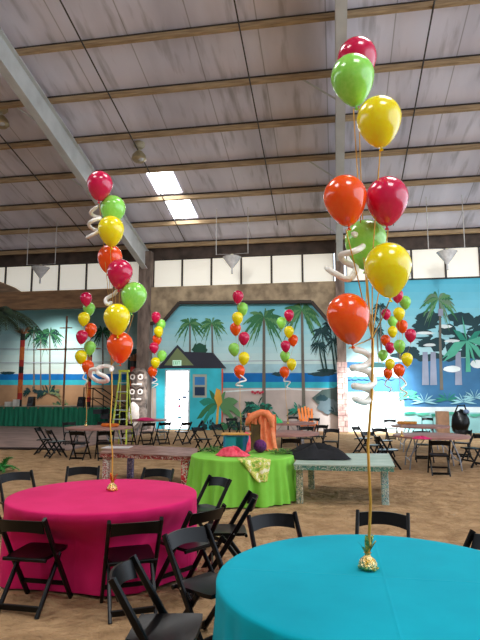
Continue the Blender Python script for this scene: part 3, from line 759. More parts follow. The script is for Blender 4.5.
# curly white balloons
spiral([(352, 233, .0), (360, 238, .1), (363, 246, .05), (352, 252, -.05), (341, 255, .05), (345, 262, .1), (356, 268, .05), (349, 279, -.05), (336, 274, -.05), (325, 267, 0)], w1.y, .019, 'white curly balloon hooked beside the lime balloon, upper one of the tall bouquet')
spiral([(353, 349, 0), (364, 352, .1), (371, 359, .1), (364, 366, 0), (353, 368, -.08), (356, 368, .02), (368, 372, .1), (374, 382, .06), (366, 387, -.02), (354, 386, -.06), (362, 387, .06), (372, 393, .08), (366, 402, 0), (352, 398, -.05)], w1.y, .02, 'white curly balloon hanging below the orange balloon, lowest of the tall bouquet')
spiral([(98, 206, 0), (91, 212, .08), (94, 216, .12), (100, 218, 0), (92, 221, -.08), (89, 225, 0), (93, 229, .1), (99, 231, 0), (92, 235, -.08), (86, 238, 0)], w2.y, .02, 'white curly balloon below the topmost pink balloon of the left bouquet')
spiral([(117, 290, 0), (114, 294, .1), (106, 299, 0), (107, 304, -.1), (112, 302, 0)], w2.y, .02, 'white curly balloon beside the lime balloon of the left bouquet')
spiral([(110, 371, -.1), (112, 368, 0), (106, 366, .1), (98, 368, .06), (98, 373, -.06), (106, 377, -.1), (107, 381, 0), (98, 381, .1), (91, 376, .1), (91, 370, 0), (97, 369, -.08)], w2.y, .022, 'white curly balloon coiled below the lowest orange balloon of the left bouquet')
for (pts, Y, lb) in (([(86, 372, 0), (83, 378, .1), (87, 381, 0), (84, 386, .1)], bA.y, 'thin white curl under the bouquet on the left back table'),
                     ([(152, 376, 0), (157, 380, .1), (152, 383, 0), (158, 384, .1), (152, 388, 0)], bB.y, 'thin white curl under the bouquet before the carved statue'),
                     ([(240, 375, 0), (246, 380, .1), (240, 382, -.1), (236, 385, 0), (243, 386, .1)], bC.y, 'thin white curl under the bouquet left of the tall painted palms'),
                     ([(285, 377, 0), (284, 381, .1), (290, 382, 0), (287, 387, .1), (292, 389, 0)], bD.y, 'thin white curl under the bouquet between the painted palms'),
                     ([(400, 376, 0), (406, 384, .1), (401, 389, -.1), (407, 393, 0), (403, 397, 0)], bE.y, 'thin white curl under the nearer bouquet at the jungle mural'),
                     ([(388, 378, 0), (385, 385, .1), (391, 389, 0), (387, 395, .1)], bG.y, 'thin white curl under the farther bouquet at the jungle mural')):
    spiral(pts, Y, .02, lb)

# foil balloon weights
FOILG = mat('gold_foil', (226, 178, 70), .25, (250, 226, 170), 60, metal=.9, bump=1, bscale=70); FOILT = mat('green_foil', (30, 150, 110), .25, (210, 190, 90), 70, metal=.8, bump=1, bscale=80); FOILR = mat('red_foil', (210, 40, 50), .25, (240, 190, 70), 70, metal=.8, bump=1, bscale=80)
def weight(p, s, m2, label, seed, near=True):
    t = empty('balloon_weight', (p.x, p.y, .753))
    MB().lathe([(.001, 0), (.030, .001), (.040, .012), (.042, .026), (.034, .044), (.016, .058), (.012, .066), (.018, .074)], 14).build('pouch', FOILG, t).scale = (s, s, s)
    mb = MB(); q = random.Random(seed)
    for i in range(11):
        a = q.uniform(0, 6.28); r = q.uniform(.012, .045); h = q.uniform(.1, .155); w = .011
        p0 = Vector((0, 0, .064)); p1 = Vector((r * .5 * cos(a), r * .5 * sin(a), .064 + (h - .064) * .6)); p2 = Vector((r * cos(a), r * sin(a), h))
        sd = Vector((-sin(a), cos(a), 0)) * w; o_ = Vector((cos(a), sin(a), 0)) * .0012
        vs = [p0 - sd * .4, p0 + sd * .4, p1 - sd, p1 + sd, p2 - sd * .6, p2 + sd * .6]
        mb.add(vs + [v + o_ for v in vs], [[0, 1, 3, 2], [2, 3, 5, 4], [8, 9, 7, 6], [10, 11, 9, 8]])
    mb.build('foil_ruffle', m2, t, smooth=False).scale = (s, s, s)
    mb = MB()
    for i in range(7):
        a = i * .9; mb.blob((.04 * cos(a), .04 * sin(a), .008 + .004 * (i % 3)), (.009, .009, .007), 6, 4)
    mb.build('foil_gather', m2, t).scale = (s, s, s)
    return tag(t, label, 'balloon weight', 'foil balloon weights')
weight(w1, 1.25, FOILT, 'gold and green foil balloon weight on the turquoise cloth', 1)
weight(w2, 1.25, FOILR, 'gold and red foil balloon weight on the pink cloth', 2)
for b_, lb in ((bA, 'small foil balloon weight on the left back table'), (bE, 'small foil balloon weight on the right round table'), (bD, 'small foil balloon weight on the far middle table')):
    weight(b_, 1.1, FOILG, lb, 4)

# ------------------------------------------------------------------ chipped wooden tables
def rustic(corn, H, mtop, mapron, legms, legs, label, th=.06, leg_w=.12):
    P = [atZ(x, y, H) for x, y in corn]           # front-left, front-right, back-right, back-left
    c = sum(P, Vector()) / 4; c.z = 0
    t = empty('wooden_table', c)
    loc = [p - c for p in P]
    def slab(z0, z1, k):
        vs = [(p.x * k, p.y * k, z0) for p in loc] + [(p.x * k, p.y * k, z1) for p in loc]
        return MB().add(vs, [[0, 3, 2, 1], [4, 5, 6, 7], [0, 1, 5, 4], [1, 2, 6, 5], [2, 3, 7, 6], [3, 0, 4, 7]])
    slab(H - .022, H, 1.0).build('tabletop', mtop, t, smooth=False)
    slab(H - .022 - th, H - .022, .985).build('apron', mapron, t, smooth=False)
    for i, (u, v) in enumerate(legs):
        a = loc[0].lerp(loc[1], u); b = loc[3].lerp(loc[2], u); p = a.lerp(b, v)
        mb = MB(); w = leg_w / 2
        mb.bar((p.x, p.y, -.01), (p.x, p.y, H - .022 - th), leg_w, leg_w * .9, (1, 0, 0), .12)
        mb.build('leg', legms[i % len(legms)], t, smooth=False)
    tag(t, label, 'table'); return c
REDT = mat('worn_red_top', (112, 66, 56), .5, (176, 140, 126), 4, (1, 3, 1), detail=8, lo=.45, hi=.7)
REDA = patches('chipped_red', [(120, 40, 40), (170, 60, 56), (96, 52, 40), (214, 196, 180), (150, 50, 50)], 22)
LEGW = patches('flowered_white', [(200, 190, 180), (210, 204, 196), (130, 80, 70), (190, 60, 60), (220, 214, 206)], 28); LEGP = patches('violet_leg', [(120, 112, 170), (150, 140, 190), (96, 80, 120), (180, 170, 200)], 24)
LEGR = patches('red_leg', [(190, 30, 44), (206, 44, 50), (230, 220, 206), (130, 30, 40)], 16)
rustic([(99, 452.5), (197.5, 456.5), (197.5, 448), (115, 444)], .62, REDT, REDA, [LEGW, LEGR, LEGP, LEGP], [(.07, .08), (.88, .08), (.9, .9), (.24, .75)], 'low wooden table with chipped red paint behind the pink cloth table')
p = atZ(115, 447.5, .62)
tag(MB().box((-.28, -.2, 0), (.28, .2, .008)).build('paper_sheet', mat('pale_paper', (214, 206, 204), .8), loc=(p.x + .05, p.y, .621), rz=.1, smooth=False), 'pale sheet lying on the left end of the chipped red table', 'paper')
GRNT = mat('worn_green_top', (150, 176, 160), .55, (184, 198, 184), 3, (1, 3, 1), detail=8); GRNA = patches('chipped_green', [(60, 120, 100), (84, 140, 116), (44, 96, 96), (190, 200, 180), (70, 120, 90)], 26)
LEGG = patches('teal_chipped', [(70, 140, 140), (200, 206, 196), (46, 100, 106), (206, 200, 180), (90, 160, 150)], 30); LEGC = patches('cream_chipped', [(206, 196, 170), (110, 116, 90), (190, 180, 150), (70, 110, 100)], 26)
cR = rustic([(293.5, 464), (395, 466), (389, 453.5), (301, 453)], .62, GRNT, GRNA, [LEGC, LEGG, LEGG, LEGC], [(.05, .1), (.9, .1), (.93, .92), (.12, .9)], 'low wooden table with chipped green paint right of the lime cloth', .07, .11)

# ------------------------------------------------------------------ display on the lime table
def onlime(px, py): return atZ(px, py, LH)
p = onlime(236.5, 453.5)
t = empty('display_box', (p.x, p.y, LH + .004), .12)
BL = mat('box_blue', (16, 96, 146), .5, (30, 120, 150), 8); TEALB = mat('box_teal', (20, 150, 160), .5); YEL = mat('box_yellow', (226, 170, 74), .6, (190, 130, 60), 9)
mb = MB()
for x in (-.2, .2):
    for y in (-.13, .13): mb.bar((x, y, 0), (x, y, .31), .035, .035)
for y in (-.13, .13): mb.bar((-.2, y, .02), (.2, y, .02), .03, .03, (0, 1, 0)); mb.bar((-.2, y, .3), (.2, y, .3), .03, .03, (0, 1, 0))
mb.build('frame', BL, t)
MB().box((-.19, .1, .02), (.19, .12, .3)).build('back_panel', TEALB, t, smooth=False); MB().box((-.19, -.125, .03), (-.0, -.11, .29)).build('front_panel', TEALB, t, smooth=False); MB().box((.12, -.125, .03), (.19, -.11, .29)).build('front_panel', BL, t, smooth=False)
MB().box((-.25, -.17, .318), (.25, .17, .338)).build('lid', YEL, t, smooth=False)
tag(t, 'blue painted box with a yellow lid standing on the lime cloth', 'box')
def heap(name, px, py, z, rx, ry, h, m, label, cat, seed, base=None):
    p = base if base is not None else atZ(px, py, z); q = random.Random(seed); ph = [q.uniform(0, 6) for _ in range(8)]
    mb = MB(); n, k = 40, 14; vs = []
    for i in range(k + 1):
        r = i / k
        for j in range(n):
            a = 2 * pi * j / n
            R = r * (1 + .14 * sin(3 * a + ph[0]) + .08 * sin(5 * a + ph[1]))
            zz = h * (1 - r ** 2.2) * (.75 + .25 * sin(4 * a * 1 + ph[2] + 5 * r) ) + h * .22 * sin(7 * a + ph[3] + 9 * r) * r * (1 - r) * 2 + .012
            vs.append((rx * R * cos(a), ry * R * sin(a), max(.004, zz)))
    fs = [[i * n + j, (i + 1) * n + j, (i + 1) * n + (j + 1) % n, i * n + (j + 1) % n] for i in range(k) for j in range(n)]
    b0 = len(vs); vs += [(rx * .9 * cos(2 * pi * j / n), ry * .9 * sin(2 * pi * j / n), 0) for j in range(n)]
    fs += [[k * n + j, b0 + j, b0 + (j + 1) % n, k * n + (j + 1) % n] for j in range(n)]
    mb.add(vs, fs)
    return tag(mb.build(name, m, loc=(p.x, p.y, z + .003), ang=80), label, cat)
REDS = mat('red_scarf', (222, 40, 76), .7, (240, 90, 110), 14)
heap('scarf', 233, 456.5, LH, .27, .11, .15, REDS, 'red scarf crumpled in front of the blue box', 'scarf', 2)
t2 = MB()   # red strap hanging down the right of the box
q1 = onlime(246.5, 454)
pts = [Vector((q1.x - .02, q1.y + .05, LH + .35)), Vector((q1.x + .03, q1.y - .02, LH + .33)), Vector((q1.x + .05, q1.y - .05, LH + .2)), Vector((q1.x + .04, q1.y - .07, LH + .07)), Vector((q1.x + .0, q1.y - .12, LH + .03))]
t2.tube(pts, [.02, .03, .035, .04, .02], 8)
tag(t2.build('sash', REDS, ang=80), 'red sash hanging from the lid at the right of the blue box', 'sash')
# brown board with the orange towel over it
p = onlime(260, 450.5)
t = empty('wooden_stand', (p.x, p.y, LH + .004), -.1)
OLV = mat('olive_board', (112, 92, 50), .7, (86, 66, 40), 6)
mb = MB(); mb.box((-.15, -.015, .05), (.15, .015, .56)); mb.build('board', OLV, t, smooth=False)
for s in (-1, 1): MB().bar((.15 * s, 0, 0), (.15 * s, 0, .6), .035, .05).build('post', OLV, t); MB().bar((.15 * s, -.12, .015), (.15 * s, .12, .015), .03, .03).build('foot', OLV, t)
tag(t, 'brown wooden stand under the orange towel on the lime table', 'stand')
TOW = mat('orange_towel', (240, 124, 76), .9, (246, 150, 104), 12, bump=.5, bscale=50)
mb = MB()
for (pth, x0, x1, ph) in (([(-.04, .47), (-.05, .56), (-.025, .635), (.02, .63), (.05, .54), (.055, .3)], -.22, -.08, 0), ([(-.16, .015), (-.12, .05), (-.09, .25), (-.06, .5), (-.03, .61), (.02, .615), (.06, .5), (.07, .2)], .06, .27, 2), ([(-.03, .46), (-.045, .55), (-.02, .63), (.02, .63), (.05, .5)], -.12, .1, 4)):
    k = len(pth)
    def fn(u, v, pth=pth, x0=x0, x1=x1, ph=ph, k=k):
        f_ = v * (k - 1); i = min(int(f_), k - 2); t_ = f_ - i
        y = pth[i][0] * (1 - t_) + pth[i + 1][0] * t_; z = pth[i][1] * (1 - t_) + pth[i + 1][1] * t_
        w = (1 - v * .5) if ph == 2 else 1
        if ph == 2 and v < .62: x_ = x0 - .02 * (.62 - v) + (x1 - x0 + .16 * (.62 - v)) * u
        else: x_ = x0 + (x1 - x0) * u
        return (x_ + .022 * sin(v * 7 + ph), y - .03 * sin(u * 14 + ph + v * 3), z + .03 * sin(u * 4.5 + ph + 1) * min(1, 3 * v))
    mb.grid(fn, 22, 34)
mb.tube([(-.24, -.05, .44), (-.2, -.06, .54), (-.1, -.05, .62), (.03, -.03, .675), (.14, -.03, .66), (.22, -.04, .57), (.24, -.08, .42)], [.03, .055, .065, .06, .065, .07, .04], 12)
tw = mb.build('towel', TOW, loc=(p.x, p.y, LH + .004), rz=-.1, ang=80); tag(tw, 'orange towel draped over the brown stand, hanging to the lime cloth', 'towel')
sm = tw.modifiers.new('s', 'SOLIDIFY'); sm.thickness = .008
p = onlime(260.5, 452.5)
t = MB().blob((0, 0, .112), (.115, .115, .112), 24, 16).build('ball', mat('purple_weave', (110, 34, 110), .8, (70, 20, 80), 30, bump=.8, bscale=60), loc=(p.x, p.y - .05, LH + .003))
tag(t, 'purple ball on the lime cloth before the orange towel', 'ball')
# patterned scarf hanging over the front edge
SCF = patches('green_print', [(120, 170, 50), (160, 190, 60), (222, 214, 120), (190, 200, 70), (236, 232, 190)], 14, .7)
mb = MB()
ang0 = -1.25; 
def sc(u, v):
    # u across, v from table top over the edge and down
    s_ = -.30 + v * .62
    wdt = .27 * (1 - .72 * max(0, v - .42) / .58)
    lat = (u - .5) * 2 * wdt + .16 * v
    th = ang0 + lat / .86
    if s_ < 0: r, z = .86 + s_, LH + .006 + .01 * sin(u * 13 + v * 8) ** 2
    else: r, z = .885 + .10 * s_ + .012 * sin(u * 12), LH + .004 - s_
    return (r * cos(th), r * sin(th), z)
mb.grid(sc, 22, 30)
o = mb.build('scarf', SCF, loc=(LC.x, LC.y, 0), ang=80); tag(o, 'green and yellow patterned scarf hanging over the front of the lime cloth', 'scarf')
sm = o.modifiers.new('s', 'SOLIDIFY'); sm.thickness = .006; sm.offset = 1
LEAFM = mat('garland_leaf', (58, 108, 44), .6, (96, 150, 60), 20)
def leaves(name, px, py, z, R, ry, n, label, cat, seed, h=.06, m=None, ln=.09, up=.5):
    p = atZ(px, py, z); q = random.Random(seed); mb = MB()
    for i in range(n):
        a = q.uniform(0, 6.28); r = R * q.random() ** .6; c = Vector((r * cos(a), r * sin(a) * ry / R, q.uniform(.01, h)))
        b = q.uniform(0, 6.28); d = Vector((cos(b), sin(b), q.uniform(-.1, up))).normalized(); s = Vector((-sin(b), cos(b), 0)) * ln * .2; nn = Vector((0, 0, .004))
        e = c + d * ln; mid = c + d * ln * .5 + Vector((0, 0, .012))
        for v in (c, e): v.z = max(v.z, .004)
        mb.add([c, mid + s, e, mid - s, mid + nn], [[0, 1, 4], [1, 2, 4], [2, 3, 4], [3, 0, 4]])
    return tag(mb.build(name, m or LEAFM, loc=(p.x, p.y, z), smooth=False), label, cat)
leaves('leaf_garland', 215, 452, LH, .24, .3, 130, 'green leaf garland at the left side of the lime table', 'garland', 5)
leaves('leaf_garland', 281, 454, LH, .2, .22, 110, 'green leaf garland at the right side of the lime table', 'garland', 6)
# black cloth on the green table
BCL = mat('black_cloth', (16, 16, 20), .9, (26, 26, 30), 12)
heap('cloth_bundle', 313, 458.5, .62, .56, .3, .25, BCL, 'heap of black cloth on the left end of the green table', 'cloth', 11)

# small things on the back tables
heap('napkin', 421, 439, .75, .2, .16, .05, mat('hot_pink', (226, 30, 110), .7), 'pink napkin on the right round table', 'napkin', 3)
heap('cloth_bundle', 275, 423, .75, .22, .18, .2, mat('lime_fabric', (70, 214, 120), .7), 'lime cloth bundle on the far middle table', 'cloth', 4)
heap('napkin', 147, 420.5, .75, .36, .25, .09, mat('hot_pink', (226, 30, 110), .7), 'pink cloth spread on the table before the carved statue', 'cloth', 5)
def garland(px, py, R, label, m):
    p = atZ(px, py, .75); mb = MB(); q = random.Random(int(px))
    for i in range(40):
        a = 2 * pi * i / 40; mb.blob((R * cos(a), R * .5 * sin(a), .05), (.045, .045, .045), 6, 4, .2, i)
    tag(mb.build('flower_garland', m, loc=(p.x, p.y, .755)), label, 'garland')
garland(110, 427, .22, 'orange flower garland on the left back table', mat('orange_flower', (240, 120, 30), .7)); garland(407, 424.5, .26, 'orange flower garland on the far right table', mat('amber_flower', (236, 160, 70), .7))
p = atZ(454, 441, 0)
# equipment beyond the right table
pp = atY(443, 432, 23.9)
mb = MB(); mb.box((-.24, -.2, 0), (.24, .2, .95)); o = mb.build('cardboard_box', mat('cardboard', (150, 112, 84), .8), loc=(pp.x, pp.y, 0), smooth=False)
bv = o.modifiers.new('b', 'BEVEL'); bv.width = .01; tag(o, 'brown cardboard box at the foot of the jungle mural', 'box')
pp = atY(461, 432, 23.6)
t = empty('equipment_bag', (pp.x, pp.y, 0)); MB().blob((0, 0, .5), (.36, .3, .5), 16, 10, .12, 4).build('bag_body', BLACK, t); MB().tube([(-.2, -.1, .95), (-.1, -.15, 1.2), (.15, -.15, 1.22), (.25, -.1, .92)], .03, 8).build('handle', BLACK, t); MB().blob((.2, -.2, .95), (.12, .1, .1), 10, 6).build('flap', mat('blue_grey', (90, 110, 140), .6), t)
tag(t, 'black equipment bag beside the cardboard box at the right back', 'bag')

# ------------------------------------------------------------------ orange slatted chair
p = atZ(308, 433, 0); p = Vector((p.x, min(p.y, 23.6), 0))
t = empty('adirondack_chair', p, .25)
ORC = mat('orange_paint', (246, 140, 56), .55, (236, 124, 46), 5)
for i in range(5):
    x = -.26 + .13 * i; MB().bar((x * .9, .15, .32), (x * 1.1, .5, 1.12 - .05 * abs(i - 2)), .10, .025).build('back_slat', ORC, t)
for i in range(4): MB().bar((-.3, -.35 + .13 * i, .40 - .03 * i), (.3, -.35 + .13 * i, .40 - .03 * i), .11, .022, (0, 1, 0)).build('seat_slat', ORC, t)
for s in (-1, 1):
    MB().bar((.33 * s, -.38, 0), (.33 * s, -.38, .58), .04, .09).build('leg', ORC, t); MB().bar((.3 * s, -.4, .36), (.3 * s, .55, .02), .035, .1).build('leg', ORC, t); MB().bar((.36 * s, -.48, .6), (.36 * s, .34, .6), .12, .025, (1, 0, 0)).build('armrest', ORC, t)
MB().bar((-.36, .3, .58), (.36, .3, .58), .05, .03, (0, 1, 0)).build('back_rail', ORC, t)
tag(t, 'orange slatted garden armchair in front of the beach mural', 'armchair')

# ------------------------------------------------------------------ step ladder
p = atZ(122, 446, 0)
t = empty('step_ladder', p, .15)
LY = mat('ladder_yellow', (196, 206, 60), .5); LT = mat('ladder_tread', (190, 200, 200), .4)
Hh = 2.42
for s in (-1, 1):
    MB().bar((.26 * s, -.55, 0), (.12 * s, -.03, Hh), .05, .08).build('rail', LY, t); MB().bar((.24 * s, .55, 0), (.12 * s, .05, Hh - .08), .035, .05).build('leg', LY, t)
    MB().bar((.205 * s, -.33, 1.0), (.195 * s, .34, 1.0), .02, .02).build('spreader', LT, t)
for i in range(1, 8):
    f_ = i / 8.3; x = .26 - .14 * f_; y = -.55 + .52 * f_
    MB().bar((-x, y, Hh * f_), (x, y, Hh * f_), .09, .03, (0, 1, 0)).build('tread', LT, t)
MB().box((-.17, -.09, Hh - .02), (.17, .1, Hh + .05)).build('top_cap', LY, t, smooth=False)
for z in (.5, 1.1, 1.7): MB().bar((-.23 + z * .05, .55 - .2 * z, z), (.23 - z * .05, .55 - .2 * z, z), .02, .03, (0, 1, 0)).build('brace', LY, t)
tag(t, 'yellow step ladder standing open near the carved statue', 'ladder')

# ------------------------------------------------------------------ carved statue on the column
p = Vector((RX[1] + .05, D - .96, 0))
t = empty('carved_statue', p)
DK = mat('statue_dark', (60, 50, 46), .7, (96, 80, 70), 6); WH = mat('statue_white', (240, 232, 224), .7, (214, 200, 190), 8)
SZ = 2.85
prof = [(.001, 0), (.36, 0), (.38, .1), (.34, .5), (.36, .9), (.30, 1.05), (.34, 1.2), (.38, 1.5), (.36, 1.75), (.29, 1.9), (.33, 2.05), (.37, 2.35), (.34, 2.65), (.22, 2.82), (.001, 2.86)]
MB().lathe(prof, 24).build('body', mat('statue_wood', (150, 134, 122), .75, (84, 72, 66), 5, bump=.4, bscale=14), t)
for zf in (1.75, 2.42):
    for s in (-1, 1):
        o_ = MB().tube([(.17 * s + .085 * cos(a), -.36, zf + .10 * sin(a)) for a in [2 * pi * i / 18 for i in range(19)]], .035, 8).build('eye_ring', WH, t)
        MB().blob((.17 * s, -.355, zf), (.068, .05, .075), 12, 8).build('eye', DK, t)
    MB().bar((0, -.36, zf + .1), (0, -.42, zf - .28), .10, .08).build('nose', DK, t)
    MB().tube([(-.2, -.30, zf - .34), (-.1, -.36, zf - .33), (.1, -.36, zf - .33), (.2, -.30, zf - .34)], .05, 8).build('mouth', WH, t)
    MB().tube([(-.3, -.27, zf + .20), (-.14, -.37, zf + .23), (0, -.39, zf + .12), (.14, -.37, zf + .23), (.3, -.27, zf + .20)], .045, 8).build('brow', DK, t)
MB().blob((-.1, -.28, .72), (.26, .16, .62), 14, 10).build('belly', WH, t)
t.scale = (1.1, 1, 1.0)
tag(t, 'carved wooden statue with two ringed-eye faces standing against the left column', 'statue')

# ------------------------------------------------------------------ stage
SY = 25.55
p0, p1 = -18.9, atY(113, 415, SY).x
t = empty('stage', ((p0 + p1) / 2, SY, 0))
hw = (p1 - p0) / 2
MB().box((-hw, .06, .9), (hw, 3.6, 1.0)).build('deck', mat('stage_deck', (150, 124, 100), .7), t, smooth=False)
SKR = mat('green_skirt', (8, 128, 92), .75, (4, 104, 76), 5, (3, 3, .3))
mb = MB()
mb.grid(lambda u, v: (-hw + 2 * hw * u, .02 + .035 * sin(u * 190) + .02 * sin(u * 77), .02 + .97 * v), 420, 3)
mb.build('skirt', SKR, t, ang=80)
tag(t, 'low stage with a green pleated skirt below the beach mural', 'stage')
POLEM = patches('striped_pole', [(30, 22, 22), (206, 66, 30), (228, 120, 40), (40, 24, 24), (190, 46, 36)], 1.6)
FRN = mat('dry_fringe', (170, 112, 70), .8, (120, 76, 50), 12)
for (px, ytop, Y, zb, lb, sd) in ((23, 334, 26.4, 1.0, 'black, red and orange painted pole on the left end of the stage', 1), (90, 352, 26.0, 1.0, 'black, red and orange painted pole at the right end of the stage', 2), (133, 361, 26.3, 0.02, 'orange and red painted pole between the ladder and the carved statue', 3)):
    a = atY(px, ytop, Y); t = empty('painted_pole', (a.x, a.y, zb)); h = a.z - zb
    mb = MB(); mb.cur = 0; n = 11
    cols3 = [mat('pole_black', (28, 22, 22), .6), mat('pole_red', (196, 44, 34), .6), mat('pole_orange', (230, 116, 40), .6)]
    for i in range(n): mb.cur = (0, 1, 2, 2, 1)[i % 5]; mb.lathe([(.12, h * i / n), (.12, h * (i + 1) / n)], 14)
    mb.build('pole', cols3, t)
    mb = MB(); q = random.Random(sd)
    for i in range(26):
        b = q.uniform(0, 6.28); l = q.uniform(.35, .6); d = Vector((cos(b) * .7, sin(b) * .7, q.uniform(.2, 1.1))).normalized() * l
        mb.tube([(0, 0, h - .05), (d.x * .6, d.y * .6, h + d.z * .7), (d.x, d.y, h + d.z * .85)], [.035, .025, .006], 5)
    mb.build('fringe', FRN, t); tag(t, lb, 'pole')
BAM = mat('bamboo', (176, 120, 88), .7, (140, 96, 70), 4)
a = atY(67, 316, 26.8); b = atY(67, 404, 26.8)
t = empty('bamboo_frame', (a.x, 26.8, 1.0))
MB().tube([(0, 0, 0), (0, 0, a.z - 1.0)], .055, 8).build('post', BAM, t)
for yy, x0, x1 in ((328, -.35, .35), (349, -1.6, 2.0)):
    z = atY(67, yy, 26.8).z - 1.0; MB().tube([(x0, -.06, z), (x1, -.06, z)], .03, 6).build('crossbar', BAM, t)
tag(t, 'bamboo pole with crossbars standing on the stage', 'frame')
# things on the stage
for (px, py, w, h, lb) in ((9, 405.5, .34, .24, 'wider white box on the left of the stage'), (16, 405.5, .22, .36, 'taller white box on the stage beside the painted pole')):
    a = atY(px, py, 26.0); o = MB().box((-w / 2, -.15, 0), (w / 2, .15, h)).build('white_box', mat('white_card', (226, 224, 216), .6), loc=(a.x, 26.0, 1.0), smooth=False)
    bv = o.modifiers.new('b', 'BEVEL'); bv.width = .015; tag(o, lb, 'box')
for px, lb in ((31, 'black stage monitor left of the bamboo pole'), (81, 'black stage monitor near the steps')):
    a = atY(px, 404, 26.3); t = empty('stage_monitor', (a.x, 26.3, 1.0))
    mb = MB(); mb.add([(-.16, -.15, 0), (.16, -.15, 0), (.16, .15, 0), (-.16, .15, 0), (-.16, -.02, .5), (.16, -.02, .5), (.16, .15, .5), (-.16, .15, .5)], [[0, 3, 2, 1], [4, 5, 6, 7], [0, 1, 5, 4], [1, 2, 6, 5], [2, 3, 7, 6], [3, 0, 4, 7]]); mb.build('cabinet', BLACK, t, smooth=False)
    MB().blob((0, -.09, .25), (.11, .03, .11), 12, 6).build('speaker_cone', mat('cone_grey', (50, 50, 54), .7), t); tag(t, lb, 'speaker', 'stage monitors')
# steps with rails
a = atY(96, 430, 24.9)
t = empty('stage_steps', (a.x, 24.6, 0))
for i in range(4): MB().box((0 + .38 * (3 - i), -.1, .23 * i + .02), (.38 * (4 - i), .9, .23 * (i + 1))).build('step', mat('dark_step', (44, 44, 50), .7), t, smooth=False)
for y in (-.1, .9):
    mb = MB(); mb.tube([(-.5, y, 1.0), (-.5, y, 1.95), (0, y, 1.9), (1.5, y, .95), (1.5, y, 0)], .03, 8); mb.tube([(.5, y, .6), (.5, y, 1.6)], .025, 8); mb.tube([(-.5, y, 1.45), (0, y, 1.4), (1.5, y, .5)], .022, 8)
    mb.build('handrail', BLACK, t)
tag(t, 'dark steps with black handrails at the right end of the stage', 'steps')

# ------------------------------------------------------------------ palm tree at the left edge, fern, rope
a = atY(-6, 314, 20.0)
t = empty('palm_tree', (a.x, 20.0, 0))
h = a.z
MB().tube([(0, 0, 0), (.05, 0, h * .4), (.1, 0, h)], [.16, .12, .10], 12).build('trunk', mat('palm_trunk', (60, 46, 40), .9, (36, 28, 26), 8, (1, 1, 4), bump=.6, bscale=20), t)
FR = mat('palm_frond', (34, 52, 40), .7, (60, 84, 56), 6)
q = random.Random(12)
for i in range(16):
    b = 2 * pi * i / 16 + q.uniform(-.15, .15); L_ = q.uniform(1.6, 2.15); el = q.uniform(.1, .8); mb = MB()
    rib = []
    for k in range(11):
        s = k / 10; r_ = L_ * s; zz = L_ * (el * s - (el + .55) * s * s * .9)
        rib.append(Vector((.1 + r_ * cos(b), r_ * sin(b), h + zz)))
    mb.tube(rib, [.02 * (1 - .8 * k / 10) for k in range(11)], 5)
    sd = Vector((-sin(b), cos(b), 0))
    for k in range(1, 40):
        s = k / 40 * 9.99; i0 = int(s); p_ = rib[i0].lerp(rib[i0 + 1], s - i0); tdir = (rib[i0 + 1] - rib[i0]).normalized()
        ln = .6 * sin(pi * min(1, .15 + .8 * k / 40))
        for sg in (-1, 1):
            e = p_ + (sd * sg * .8 + tdir * .6 + Vector((0, 0, -.45))).normalized() * ln; w = tdir * .03
            mb.add([p_ - w, p_ + w, e], [[0, 1, 2]])
    mb.build('frond', FR, t, smooth=False)
tag(t, 'dark leafy palm tree cut off by the left edge', 'tree')
p = atZ(1, 472, 0); t = empty('fern', p); t.scale = (1.25, 1.25, 1.9); q = random.Random(4)
FG = mat('fern_green', (24, 112, 40), .6, (50, 146, 60), 10)
for i in range(22):
    b = q.uniform(0, 6.28); L_ = q.uniform(.22, .36); el = q.uniform(.5, 1.4); mb = MB()
    pts = [Vector((L_ * s * cos(b), L_ * s * sin(b), max(.01, L_ * (el * s - .7 * s * s)))) for s in (0, .25, .5, .75, 1)]
    sd = Vector((-sin(b), cos(b), 0))
    for k in range(4):
        for sg in (-1, 1):
            for f_ in (0, .5):
                p_ = pts[k].lerp(pts[k + 1], f_); e = p_ + sd * sg * .075 * (1 - k / 6) + Vector((0, 0, .01)) + (pts[k + 1] - pts[k]) * .8
                mb.add([p_, p_ + (pts[k + 1] - pts[k]) * .5, e], [[0, 1, 2]])
    mb.tube(pts, .004, 4); mb.build('frond', FG, t, smooth=False)
tag(t, 'green fern on the sand at the left edge', 'plant')
mb = MB(); pts = []
for k in range(14):
    x = -14.5 + .5 * k; pts.append((x, 15.52 + .08 * sin(k * 1.3), .035))
tag(mb.tube(pts, .035, 8).build('rope', mat('dark_rope', (54, 40, 36), .9)), 'dark rope on the sand along the concrete edge', 'rope')

# ------------------------------------------------------------------ lamps under the roof
GLS = mat('lamp_glass', (206, 206, 204), .2, (180, 180, 180), 8); LMP = mat('lamp_housing', (196, 190, 164), .5)
def lamp(px, py, Y, label, s=1, two=True):
    a = atY(px, py, Y); t = empty('pendant_lamp', a)
    top = roofz(Y) - a.z - .1
    MB().lathe([(.001, .34), (.06, .34), (.08, .28), (.08, .10), (.06, .02), (.04, .0)], 16).build('housing', LMP, t).scale = (s, s, s)
    MB().lathe([(.03, -.52), (.045, -.5), (.04, -.3), (.10, -.2), (.24, -.02), (.36, .16), (.40, .2), (.385, .21), (.34, .15), (.22, 0), (.09, -.17), (.03, -.25)], 24).build('reflector', GLS, t).scale = (s, s, s)
    mb = MB()
    if two:
        for x in (-.68, .68): mb.tube([(x, 0, top), (x, 0, .34)], .016, 6); mb.tube([(x, 0, .36), (0, 0, .33)], .007, 5)
    else: mb.tube([(0, 0, .3), (0, 0, top)], .02, 6)
    mb.build('hanger', mat('hanger_grey', (190, 188, 184), .5), t)
    tag(t, label, 'lamp', 'high pendant lamps')
